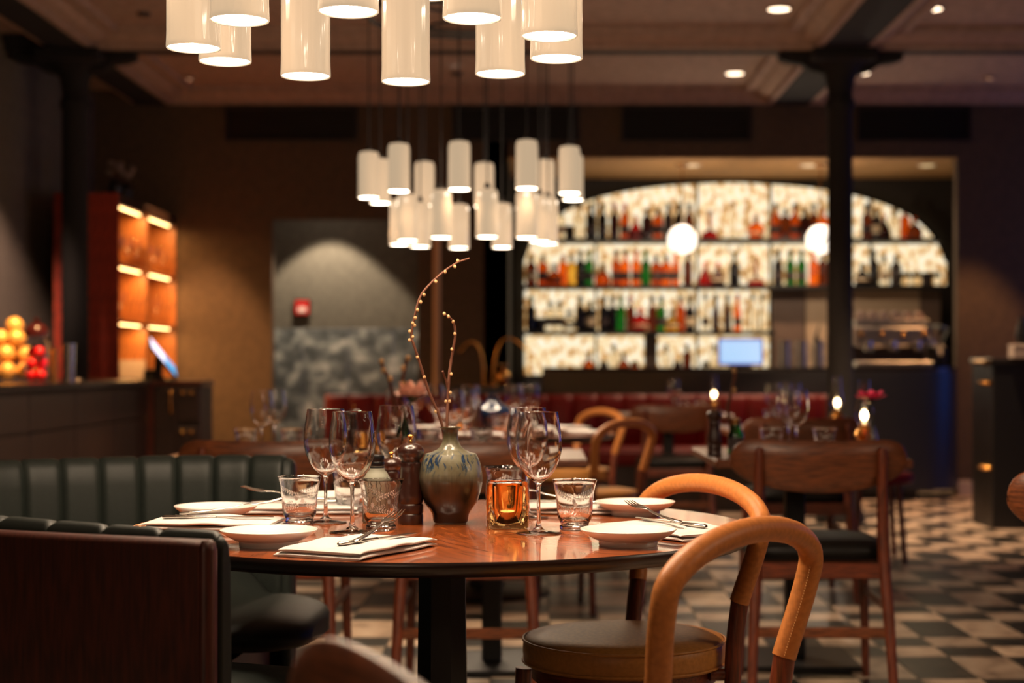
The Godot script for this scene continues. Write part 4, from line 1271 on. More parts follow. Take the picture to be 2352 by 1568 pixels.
# ---------------------------------------------------------------- green leather bench round the main table
func banquette() -> void:
	var way := smooth([Vector3(-0.455, 0, -2.27), Vector3(-0.80, 0, -2.41), Vector3(-1.18, 0, -2.62), Vector3(-1.44, 0, -3.0), Vector3(-1.49, 0, -3.42), Vector3(-1.33, 0, -3.82), Vector3(-1.02, 0, -4.03), Vector3(-0.80, 0, -4.09), Vector3(-0.64, 0, -4.085)], 24)
	# even steps along the way
	var pts := []
	var carry := 0.0
	var step := 0.0097
	for i in way.size() - 1:
		var a: Vector3 = way[i]
		var b: Vector3 = way[i + 1]
		var l := a.distance_to(b)
		var t := carry
		while t < l:
			pts.append(a.lerp(b, t / l))
			t += step
		carry = t - l
	pts.append(way[way.size() - 1])
	var n := pts.size()
	var nor := []
	for i in n:
		var t: Vector3 = (pts[mini(i + 3, n - 1)] - pts[maxi(i - 3, 0)]).normalized()
		nor.append(Vector3(-t.z, 0, t.x) * -1.0)
	if nor[0].dot(Vector3(-0.45, 0, -3.2) - pts[0]) < 0:
		for i in n:
			nor[i] = -nor[i]
	var o := thing("banquette", "curved green leather banquette in dark wood shell, wrapping the front table", "banquette", Vector3(-1.0, 0, -3.2))
	var org := o.position
	# channelled back: each channel is a roll of leather of its own; ten steps to a channel
	var per := 10
	var ch := 0
	while ch * per < n - 1:
		var i0 := ch * per
		var i1 := mini(i0 + per, n - 1)
		if i1 - i0 < 3:
			break
		if n - 1 - i1 < 4:
			i1 = n - 1
		var secs := []
		for i in range(i0, i1 + 1):
			var f := float(i - i0) / (i1 - i0)
			var puff := sqrt(maxf(0.0, 1.0 - pow(2.0 * f - 1.0, 6.0)))
			var d := 0.010 * puff
			var u := 0.006 * puff
			var s := []
			for e: Array in [[-0.010, 0.40, 0], [-0.012, 0.810, 0.2], [-0.002, 0.826 + u, 0.5], [0.014, 0.831 + u, 0.5], [0.032, 0.828 + u, 0.8], [0.045, 0.808, 1.0], [0.052, 0.768, 1.0], [0.058, 0.66, 1.0], [0.064, 0.55, 1.0], [0.070, 0.45, 1.0], [0.06, 0.40, 0.5]]:
				var near := smoothstep(0.0, 60.0, float(i))
				s.append(pts[i] + nor[i] * (e[0] * lerpf(0.5, 1.0, near) + d * e[2] * lerpf(0.6, 1.0, near)) + Vector3(0, e[1] - (0.009 * (1.0 - near) if e[1] > 0.7 else 0.0), 0) - org)
			secs.append(s)
		var st := begin()
		add_loft(st, secs, true, true)
		part(o, "back_channel", done(st), M.green_leather)
		ch += 1
	# wooden shell
	var secs := []
	var inner := 0.012
	for i in range(0, n, 4):
		var s := []
		for e: Array in [[-0.045, 0.0], [-0.045, 0.809], [-0.040, 0.816], [-0.020, 0.818], [-0.013, 0.816], [-0.013, 0.0]]:
			s.append(pts[i] + nor[i] * e[0] + Vector3(0, e[1], 0) - org)
		secs.append(s)
	var st := begin()
	add_loft(st, secs, true, true, 1)
	part(o, "shell", done(st), M.shell_wood_y)
	# rounded wooden nose and leather end at the near end
	for end in 2:
		var i := 0 if end == 0 else n - 1
		var t: Vector3 = (pts[0] - pts[4]).normalized() if end == 0 else (pts[n - 1] - pts[n - 5]).normalized()
		secs = []
		for y: float in [0.0, 0.804, 0.814, 0.818]:
			var s := []
			var r := 1.0 if y < 0.81 else (0.85 if y < 0.817 else 0.6)
			for k in 9:
				var a := PI * k / 8.0
				s.append(pts[i] + nor[i] * (-0.029 - 0.016 * cos(a) * r) + t * (0.016 * sin(a) * r) + Vector3(0, y, 0) - org)
			secs.append(s)
		part(o, "shell_nose", loft(secs, true, true), M.shell_wood_y)
		secs = []
		for k in 7:
			var a := PI / 2 * k / 6.0
			var s := []
			var out := (0.010 if end == 0 else 0.020) * sin(a)
			var shrink := 1.0 - 0.35 * (1.0 - cos(a))
			for e: Array in [[-0.010, 0.02], [-0.012, 0.805], [-0.002, 0.823], [0.014, 0.829], [0.034, 0.822], [0.046, 0.785], [0.054, 0.60], [0.058, 0.35], [0.056, 0.02]]:
				s.append(pts[i] + nor[i] * (0.022 + (e[0] - 0.022) * shrink) * (0.5 if end == 0 else 1.0) + t * out + Vector3(0, 0.42 + (e[1] - (0.009 if end == 0 else 0.0) - 0.42) * (1.0 - 0.025 * (1.0 - cos(a))), 0) - org)
			secs.append(s)
		part(o, "end_roll", loft(secs, true, true), M.green_leather)
	# seat cushion and its base
	secs = []
	var base := []
	for i in range(2, n + 1, 5):
		var k := mini(i, n - 1)
		var s := []
		var pf := clampf(minf(float(i), float(n - i)) / 8.0, 0.55, 1.0)
		for e: Array in [[0.075, 0.405], [0.075, 0.54], [0.14, 0.560], [0.28, 0.568], [0.40, 0.560], [0.49, 0.535], [0.535, 0.490], [0.54, 0.45], [0.51, 0.41], [0.30, 0.395]]:
			s.append(pts[k] + nor[k] * e[0] + Vector3(0, 0.44 + (e[1] - 0.44) * pf, 0) - org)
		secs.append(s)
		var b := []
		for e: Array in [[0.09, 0.0], [0.09, 0.39], [0.42, 0.39], [0.40, 0.0]]:
			b.append(pts[k] + nor[k] * e[0] + Vector3(0, e[1], 0) - org)
		base.append(b)
	# rounded far tip of the cushion, reaching past the back
	var last: Vector3 = (pts[n - 1] - pts[n - 5]).normalized()
	var from: Array = secs[secs.size() - 1]
	for k in range(1, 7):
		var a := PI / 2 * k / 6.0
		var s := []
		for p: Vector3 in from:
			var q: Vector3 = p - (pts[n - 1] - org)
			var d: float = q.dot(nor[n - 1])
			var keep := lerpf(1.0, 0.35, 1.0 - cos(a))
			s.append(pts[n - 1] - org + nor[n - 1] * (0.36 + (d - 0.36) * keep) + Vector3(0, 0.445 + (q.y - 0.445) * lerpf(1.0, 0.4, 1.0 - cos(a)), 0) + last * (0.16 * sin(a)))
		secs.append(s)
	part(o, "seat_cushion", loft(secs, true, true), M.green_leather)
	st = begin()
	add_loft(st, base, true, true, -1)
	part(o, "seat_base", done(st), M.shell_wood_y)

# ---------------------------------------------------------------- chairs
func make_bentwood() -> Node3D:
	var o := Node3D.new()
	var a := 0.182
	var b := 0.217
	var hl := 0.597
	var hb := 0.743
	var ht := 0.817
	var lean := 0.219
	var rim := []
	var pts := []
	for k in 9:
		var s := k / 9.0
		pts.append(Vector2(-(a + (b - a) * smoothstep(-0.35, 1.0, s) * 1.0), hl + (hb - hl) * s))
	for k in 25:
		var t := PI - PI * k / 24.0
		pts.append(Vector2(b * cos(t), hb + (ht - hb) * sin(t)))
	for k in 9:
		var s := 1.0 - (k + 1) / 9.0
		pts.append(Vector2(a + (b - a) * smoothstep(-0.35, 1.0, s), hl + (hb - hl) * s))
	for p: Vector2 in pts:
		rim.append(Vector3(p.x, p.y, lean * (p.y - hl)))
	var arch := part(o, "back_arch", tube(rim, 0.0195, 18), M.tan_leather)
	# seam along the inner side, with its row of stitches
	var st := begin()
	for s: float in [-1.0, 1.0]:
		for k in 34:
			var y := hl + 0.006 + k * 0.0042
			var f := (y - hl) / (hb - hl)
			var x := a + (b - a) * smoothstep(-0.35, 1.0, f)
			add_box(st, Vector3(s * (x - 0.0175), y, lean * (y - hl) + 0.0085), Vector3(0.0012, 0.0026, 0.0012))
	part(arch, "stitching", done(st), M.stitch)
	for s: float in [-1.0, 1.0]:
		part(o, "leg", tube(smooth([Vector3(s * 0.192, 0, -0.004), Vector3(s * 0.188, 0.30, -0.014), Vector3(s * 0.187, 0.48, -0.014), Vector3(s * (a + 0.0065), hl + 0.004, 0.001)], 5), [0.0135, 0.0138, 0.0142, 0.0146, 0.015, 0.0155, 0.016, 0.0162, 0.0166, 0.017, 0.0172, 0.0174, 0.0176, 0.0178, 0.0178, 0.0178], 14), M.red_wood_y)
		part(o, "leg", tube([Vector3(s * 0.165, 0, -0.325), Vector3(s * 0.150, 0.44, -0.30)], [0.0125, 0.017], 14), M.red_wood_y)
	var seat_at := Vector3(0, 0, -0.15)
	part(o, "seat", lathe([[0, 0.462], [0.198, 0.462], [0.204, 0.468], [0.205, 0.490], [0.204, 0.508], [0.197, 0.516], [0.15, 0.523], [0, 0.526]], 48, seat_at, 0.9), M.seat_leather)
	st = begin()
	for y: float in [0.511, 0.468]:
		var ring := []
		for k in 49:
			var t := TAU * k / 48.0
			ring.append(seat_at + Vector3(cos(t) * 0.2045, y, sin(t) * 0.2045))
		add_tube(st, ring, 0.0027, 8, false)
	part(o, "piping", done(st), M.seat_leather)
	part(o, "seat_ring", lathe([[0, 0.425], [0.176, 0.425], [0.186, 0.432], [0.188, 0.461], [0, 0.461]], 40, seat_at), M.red_wood_x)
	for s: float in [-1.0, 1.0]:
		part(o, "seat_bracket", tube([Vector3(s * 0.183, 0.455, 0.0), Vector3(s * 0.165, 0.455, -0.055)], 0.012, 10), M.red_wood_x)
	return o

func make_wide_chair(seat_mat := "black_leather") -> Node3D:
	var o := Node3D.new()
	# wide bent plywood back: straight on top, bellied below, with round ends
	var secs := []
	var nu := 28
	for i in nu + 1:
		var u := -1.0 + 2.0 * i / nu
		u = sin(u * PI / 2)
		var e := sqrt(maxf(0.0, 1.0 - pow(absf(u), 9.0)))
		var topy := 0.757 + (0.078 - 0.010 * cos(u * PI / 2)) * e
		var lowy := 0.757 - (0.098 - 0.055 * u * u) * e
		var x := u * 0.282
		var bend := -0.055 * u * u
		var s := []
		var m := maxf(0.15, e)
		for p: Array in [[0.0, topy - 0.003, 0.006], [0.0, topy, 0.0], [0.0, topy - 0.003, -0.006 * 1.0], [0, (topy * 2 + lowy) / 3, -0.009], [0, (topy + lowy * 2) / 3, -0.009], [0, lowy + 0.003, -0.006], [0, lowy, 0.0], [0, lowy + 0.003, 0.006], [0, (topy + lowy * 2) / 3, 0.009], [0, (topy * 2 + lowy) / 3, 0.009]]:
			s.append(Vector3(x, p[1], 0.235 + bend + p[2] * m + 0.10 * (p[1] - 0.66)))
		secs.append(s)
	part(o, "backrest", loft(secs, true, true), M.walnut_x)
	for s: float in [-1.0, 1.0]:
		var post := smooth([Vector3(s * 0.222, 0, 0.30), Vector3(s * 0.212, 0.24, 0.262), Vector3(s * 0.200, 0.45, 0.232), Vector3(s * 0.195, 0.62, 0.229), Vector3(s * 0.193, 0.805, 0.246)], 6)
		var rad := []
		for k in post.size():
			var f := float(k) / (post.size() - 1)
			rad.append(0.0135 + 0.006 * sin(f * PI) if f < 0.98 else 0.011)
		part(o, "leg", tube(post, rad, 12), M.red_wood_y)
		part(o, "leg", tube([Vector3(s * 0.215, 0, -0.215), Vector3(s * 0.200, 0.44, -0.19)], [0.0125, 0.0185], 12), M.red_wood_y)
		part(o, "seat_rail", box(Vector3(0.022, 0.05, 0.40), 0.004), M.red_wood_z, Vector3(s * 0.2, 0.415, 0.02))
		part(o, "stretcher", box(Vector3(0.018, 0.03, 0.44), 0.004), M.red_wood_z, Vector3(s * 0.211, 0.30, 0.03))
	part(o, "seat_rail", box(Vector3(0.39, 0.05, 0.022), 0.004), M.red_wood_x, Vector3(0, 0.415, 0.232))
	part(o, "seat_rail", box(Vector3(0.39, 0.05, 0.022), 0.004), M.red_wood_x, Vector3(0, 0.415, -0.19))
	part(o, "stretcher", box(Vector3(0.42, 0.034, 0.018), 0.004), M.walnut_x, Vector3(0, 0.225, 0.263))
	secs = []
	for e: Array in [[0.442, 0.90], [0.455, 0.99], [0.475, 1.0], [0.492, 0.96], [0.503, 0.80], [0.507, 0.45], [0.508, 0.02]]:
		var s := []
		for k in 32:
			var t := -TAU * k / 32.0
			var c := signf(cos(t)) * pow(absf(cos(t)), 0.45)
			var z := signf(sin(t)) * pow(absf(sin(t)), 0.45)
			s.append(Vector3(c * 0.232 * e[1], e[0], -0.005 + z * 0.222 * e[1]))
		secs.append(s)
	part(o, "seat", loft(secs, true, true), M[seat_mat])
	return o

func bent_turn(theta: float) -> float:
	return atan2(cos(theta), -sin(theta))

func chairs() -> void:
	var b := make_bentwood()
	for e: Array in [[0.277, 2.417, -0.639, "tan leather bentwood armchair nearest the camera, at the front table's right"], [0.302, 3.329, 0.499, "farther tan leather bentwood armchair, its seat tucked under the front table"], [0.345, 7.02, -0.65, "tan bentwood armchair on the near side of the far round table"], [0.30, 8.72, 0.55, "tan bentwood armchair on the far side of the far round table"]]:
		var o: Node3D = b.duplicate()
		o.name = numbered("bentwood_chair")
		add_child(o)
		o.position = Vector3(e[0], 0, -e[1])
		o.rotation.y = bent_turn(e[2])
		tag(o, e[3], "chair", "tan leather bentwood chairs")
	b.free()
	var w := make_wide_chair()
	for e: Array in [[-0.868, 5.30, 0.0, "wide-backed walnut chair just behind the green bench, seen from behind"], [-0.232, 5.30, 0.0, "wide-backed walnut chair right behind the front table's vase, seen from behind"], [0.895, 5.32, -0.04, "wide-backed walnut chair with a black seat, standing clear beside the tan chairs"], [0.83, 10.0, 0.0, "wide-backed walnut chair before the red bench, beside the far tan chairs"], [1.19, 7.5, 0.03, "wide-backed walnut chair behind the table with the pink flower"], [1.39, 3.74, -0.35, "wide-backed wooden chair cut off by the right edge of the view"], [-0.325, 1.105, 1.866, "blurred wooden chair back close to the camera, at the bottom edge"]]:
		var o: Node3D = w.duplicate()
		o.name = numbered("dining_chair")
		add_child(o)
		o.position = Vector3(e[0], 0, -e[1])
		o.rotation.y = e[2]
		tag(o, e[3], "chair", "wide-backed wooden dining chairs")
	w.free()

# ---------------------------------------------------------------- tableware
var kit := {}

func make_wine_glass() -> Node3D:
	if kit.has("wine"):
		return kit["wine"]
	var o := Node3D.new()
	o.set_meta("category", "glass")
	part(o, "bowl", lathe([[0.0, 0.0973], [0.010, 0.0975], [0.0125, 0.0985], [0.022, 0.106], [0.032, 0.120], [0.0395, 0.138], [0.0432, 0.157], [0.0430, 0.174], [0.0412, 0.193], [0.0386, 0.211], [0.0364, 0.2255], [0.0360, 0.2258], [0.0357, 0.2255], [0.0379, 0.211], [0.0405, 0.193], [0.0423, 0.174], [0.0425, 0.157], [0.0388, 0.1385], [0.0312, 0.121], [0.0213, 0.1075], [0.0115, 0.100], [0.0, 0.0988]], 48, Vector3.ZERO, 0.6), M.crystal)
	part(o, "stem", lathe([[0, 0.006], [0.012, 0.0078], [0.0065, 0.012], [0.0042, 0.022], [0.0034, 0.045], [0.0034, 0.07], [0.0042, 0.085], [0.006, 0.0935], [0.010, 0.0965], [0.0, 0.0972]], 20, Vector3.ZERO, 1.4), M.crystal)
	part(o, "foot", lathe([[0, 0.0003], [0.0415, 0.0003], [0.0425, 0.0008], [0.0418, 0.0018], [0.030, 0.0034], [0.012, 0.0062], [0, 0.0064]], 40, Vector3.ZERO, 1.2), M.crystal)
	kit["wine"] = o
	return o

func make_tumbler() -> Node3D:
	if kit.has("tumbler"):
		return kit["tumbler"]
	var o := Node3D.new()
	o.set_meta("category", "glass")
	var outer := [[0.0, 0.002], [0.020, 0.0015], [0.0265, 0.0], [0.0285, 0.002], [0.0288, 0.007], [0.0262, 0.0105], [0.0275, 0.0135], [0.0322, 0.022], [0.0340, 0.040], [0.0352, 0.058], [0.0372, 0.073], [0.0400, 0.086], [0.0430, 0.0945]]
	var inner := [[0.0426, 0.0952], [0.0420, 0.0946], [0.0390, 0.0857], [0.0360, 0.0725], [0.0338, 0.057], [0.0321, 0.040], [0.0302, 0.026], [0.024, 0.0185], [0.0, 0.0165]]
	var g := part(o, "glass_body", lathe(outer + inner, 44, Vector3.ZERO, 0.6), M.crystal)
	# wreath of cut leaves round the outside
	var rad := func(y: float) -> float:
		for i in range(7, outer.size() - 1):
			if y <= outer[i + 1][1]:
				return remap(y, outer[i][1], outer[i + 1][1], outer[i][0], outer[i + 1][0]) + 0.0002
		return 0.04
	var st := begin()
	st.set_smooth_group(-1)
	var place := func(a: float, y: float) -> Vector3:
		var r: float = rad.call(y)
		return Vector3(cos(a) * r, y, sin(a) * r)
	var leaf := func(a: float, y: float, da: float, dy: float, w: float) -> void:
		var L := Vector2(da * 0.036, dy)
		var nrm := L.orthogonal().normalized() * w
		var p0: Vector3 = place.call(a, y)
		var p1: Vector3 = place.call(a + (L.x * 0.5 + nrm.x) / 0.036, y + L.y * 0.5 + nrm.y)
		var p2: Vector3 = place.call(a + L.x / 0.036, y + L.y)
		var p3: Vector3 = place.call(a + (L.x * 0.5 - nrm.x) / 0.036, y + L.y * 0.5 - nrm.y)
		var out := Vector3(cos(a), 0, sin(a))
		quad(st, p0, p1, p2, p3, out)
	for wr in 2:
		var a0 := wr * PI
		for side: float in [-1.0, 1.0]:
			for br in 2:
				for k in 7:
					var a := a0 + side * (0.22 + 0.145 * k)
					var y := 0.048 + (0.012 + 0.0022 * k if br == 0 else -0.008 - 0.0012 * k)
					leaf.call(a, y, side * 0.10, 0.0052, 0.0011)
					leaf.call(a, y, side * 0.10, -0.0052, 0.0011)
					leaf.call(a, y, side * 0.16, 0.0016, 0.00025)
		for k in 8:              # the cut flower between the sprays
			var t := TAU * k / 8.0
			leaf.call(a0, 0.049, cos(t) * 0.13, sin(t) * 0.0062, 0.0014)
	part(g, "etched_wreath", done(st), M.etching)
	kit["tumbler"] = o
	return o

func make_plate() -> Node3D:
	if kit.has("plate"):
		return kit["plate"]
	var o := Node3D.new()
	o.set_meta("category", "plate")
	part(o, "dish", lathe([[0, 0.010], [0.047, 0.009], [0.060, 0.0115], [0.075, 0.020], [0.0825, 0.0265], [0.0836, 0.0282], [0.0828, 0.0293], [0.0805, 0.0285], [0.068, 0.0218], [0.056, 0.0165], [0.045, 0.0145], [0, 0.0140]], 64, Vector3.ZERO, 1.6), M.china)
	part(o, "foot_ring", lathe([[0.046, 0.0], [0.0500, 0.0], [0.0512, 0.002], [0.0515, 0.0105], [0.046, 0.0098], [0.046, 0.0]], 56), M.china)
	kit["plate"] = o
	return o

func make_napkin() -> Node3D:
	if kit.has("napkin"):
		return kit["napkin"]
	var o := Node3D.new()
	o.set_meta("category", "napkin")
	# linen folded to four thicknesses: one long folded strip, seen as a flattened spiral from its short side
	var L := 0.25
	var W := 0.165
	for lay in 2:
		var secs := []
		var nx := 22
		for i in nx + 1:
			var u := -1.0 + 2.0 * i / nx
			var s := []
			var rise := 0.0018 * sin(u * 3.1 + lay * 1.7) + 0.0012 * sin(u * 7.0 + lay)
			var hgt := 0.0086
			var y0 := lay * 0.0082 + 0.0005 + (maxf(rise, 0.0) if lay > 0 else 0.0)
			var endpinch := 1.0 - 0.55 * pow(absf(u), 14.0)
			var hw := W / 2 - 0.003 * lay + 0.0015 * sin(u * 5.0 + lay * 2.0)
			var zoff := 0.003 * (lay - 1) + 0.0012 * sin(u * 2.3 + lay)
			for k in 18:
				var a := -TAU * k / 18.0
				var cz := signf(cos(a)) * pow(absf(cos(a)), 0.25)
				var cy := signf(sin(a)) * pow(absf(sin(a)), 0.8)
				s.append(Vector3(u * (L / 2 - 0.003 * lay), y0 + hgt * endpinch * (0.5 + 0.5 * cy) + 0.0006 * sin(cz * 4.0 + u * 3.0), zoff + cz * hw))
			secs.append(s)
		part(o, "fold", loft(secs, true, true), M.linen)
	kit["napkin"] = o
	return o

func make_knife() -> Node3D:
	if kit.has("knife"):
		return kit["knife"]
	var o := Node3D.new()
	o.set_meta("category", "knife")
	part(o, "handle", tube([Vector3(-0.105, 0.004, 0), Vector3(-0.10, 0.004, 0), Vector3(-0.06, 0.004, 0), Vector3(-0.015, 0.004, 0), Vector3(-0.004, 0.004, 0)], [0.003, 0.0062, 0.0055, 0.0042, 0.004], 12, true, 0.62), M.steel)
	var poly := PackedVector2Array([Vector2(-0.006, -0.0045), Vector2(0.02, -0.007), Vector2(0.085, -0.0085), Vector2(0.101, -0.005), Vector2(0.108, 0.003), Vector2(0.10, 0.006), Vector2(0.0, 0.0055)])
	part(o, "blade", prism(poly, 0.003, 0.0045, Basis(Vector3(1, 0, 0), Vector3(0, 0, 1), Vector3(0, 1, 0))), M.steel)
	kit["knife"] = o
	return o

func make_fork() -> Node3D:
	if kit.has("fork"):
		return kit["fork"]
	var o := Node3D.new()
	o.set_meta("category", "fork")
	part(o, "handle", tube([Vector3(-0.10, 0.005, 0), Vector3(-0.095, 0.005, 0), Vector3(-0.05, 0.004, 0), Vector3(0.0, 0.006, 0), Vector3(0.022, 0.010, 0)], [0.0035, 0.0065, 0.0052, 0.0032, 0.003], 12, true, 0.45), M.steel)
	part(o, "neck", tube([Vector3(0.02, 0.010, 0), Vector3(0.034, 0.0095, 0), Vector3(0.050, 0.0085, 0)], [0.0035, 0.0095, 0.0115], 12, true, 0.16), M.steel)
	for k in 4:
		var z := -0.0096 + 0.0064 * k
		part(o, "tine", tube([Vector3(0.047, 0.0085, z), Vector3(0.075, 0.0095, z), Vector3(0.098, 0.014, z * 0.92)], [0.0017, 0.0014, 0.0006], 8), M.steel)
	kit["fork"] = o
	return o

func make_mill(h: float) -> Node3D:
	var key := "mill%f" % h
	if kit.has(key):
		return kit[key]
	var o := Node3D.new()
	o.set_meta("category", "mill")
	var f := h / 0.174
	var sc := func(p: Array) -> Array:
		var r := []
		for e: Array in p:
			r.append([e[0] * minf(1.0, f + 0.1), e[1] * f])
		return r
	part(o, "base_ring", lathe(sc.call([[0, 0], [0.0245, 0.0], [0.0252, 0.002], [0.0252, 0.018], [0.0235, 0.0205], [0, 0.0205]]), 32), M.mill_wood)
	part(o, "middle_ring", lathe(sc.call([[0, 0.0207], [0.0235, 0.0207], [0.0252, 0.0235], [0.0252, 0.0375], [0.0232, 0.0402], [0, 0.0402]]), 32), M.mill_wood)
	part(o, "body", lathe(sc.call([[0, 0.0404], [0.0232, 0.0404], [0.0248, 0.043], [0.0246, 0.058], [0.0222, 0.078], [0.0198, 0.097], [0.0196, 0.112], [0.0207, 0.119], [0.0195, 0.1215], [0, 0.1215]]), 32), M.mill_wood)
	part(o, "head", lathe(sc.call([[0, 0.1218], [0.0185, 0.1218], [0.0182, 0.1255], [0.0205, 0.1285], [0.0250, 0.1345], [0.0266, 0.1415], [0.0255, 0.148], [0.0205, 0.1545], [0.0120, 0.1585], [0, 0.1595]]), 32), M.mill_wood)
	part(o, "knob", lathe(sc.call([[0, 0.159], [0.0042, 0.159], [0.0045, 0.162], [0.0028, 0.165], [0.0052, 0.1705], [0.0068, 0.1735], [0.0055, 0.1755], [0, 0.176]]), 20), M.brass)
	kit[key] = o
	return o

func make_oil_bottle() -> Node3D:
	if kit.has("oil"):
		return kit["oil"]
	var o := Node3D.new()
	o.set_meta("category", "bottle")
	part(o, "body", lathe([[0, 0], [0.027, 0], [0.0285, 0.002], [0.0285, 0.078], [0.0275, 0.086], [0.0205, 0.098], [0.0155, 0.104], [0.0145, 0.112], [0.0145, 0.114], [0, 0.114]], 32), M.oil_label)
	part(o, "cap", lathe([[0, 0.1075], [0.0150, 0.1075], [0.0150, 0.111], [0.0142, 0.112], [0.0150, 0.113], [0.0150, 0.120], [0.0142, 0.121], [0.0150, 0.122], [0.0150, 0.132], [0.0138, 0.134], [0, 0.134]], 28), M.black_plastic)
	var st := begin()          # ring marks and sprigs printed on the wrap
	for k in 9:
		var a := TAU * k / 9.0
		for y: float in [0.014, 0.040, 0.066]:
			var ring := []
			for j in 13:
				var t := TAU * j / 12.0
				var aa := a + cos(t) * 0.25
				ring.append(Vector3(cos(aa) * 0.0287, y + sin(t) * 0.011, sin(aa) * 0.0287))
			add_tube(st, ring, 0.0009, 4, false)
	part(o, "wrap_print", done(st), M.oil_print)
	kit["oil"] = o
	return o

func make_candle_cube(glass := "amber_glass") -> Node3D:
	if kit.has("cube" + glass):
		return kit["cube" + glass]
	var o := Node3D.new()
	o.set_meta("category", "candle holder")
	# thick square glass with rounded corners, hollow from above
	var sq := func(r: float, y: float, e: float) -> Array:
		var s := []
		for k in 32:
			var t := -TAU * k / 32.0
			s.append(Vector3(signf(cos(t)) * pow(absf(cos(t)), e) * r, y, signf(sin(t)) * pow(absf(sin(t)), e) * r))
		return s
	var secs := [sq.call(0.001, 0.0, 0.3), sq.call(0.036, 0.0, 0.3), sq.call(0.0395, 0.003, 0.22), sq.call(0.0402, 0.045, 0.2), sq.call(0.0395, 0.084, 0.22), sq.call(0.0375, 0.089, 0.25), sq.call(0.0345, 0.0905, 0.28), sq.call(0.0318, 0.088, 0.35), sq.call(0.0300, 0.080, 0.5), sq.call(0.0295, 0.040, 0.7), sq.call(0.024, 0.016, 0.9), sq.call(0.001, 0.012, 1.0)]
	part(o, "glass_block", loft(secs, true, false), M[glass])
	part(o, "candle", lathe([[0, 0.0165], [0.0165, 0.0165], [0.018, 0.018], [0.018, 0.028], [0.0165, 0.0285], [0, 0.0275]], 20), M.candle_wax)
	part(o, "candle_cup", lathe([[0.0182, 0.0165], [0.0192, 0.0165], [0.0194, 0.030], [0.0184, 0.030], [0.0182, 0.0165]], 20), M.steel)
	part(o, "wick", tube([Vector3(0, 0.030, 0), Vector3(0, 0.035, 0)], 0.0006, 6), M.black_plastic)
	kit["cube" + glass] = o
	return o

func lay(src: Node3D, called: String, label: String, px: float, d: float, turn := 0.0, group := "", y := TOP) -> Node3D:
	return again(src, called, label, at(px, d, y), turn, group)

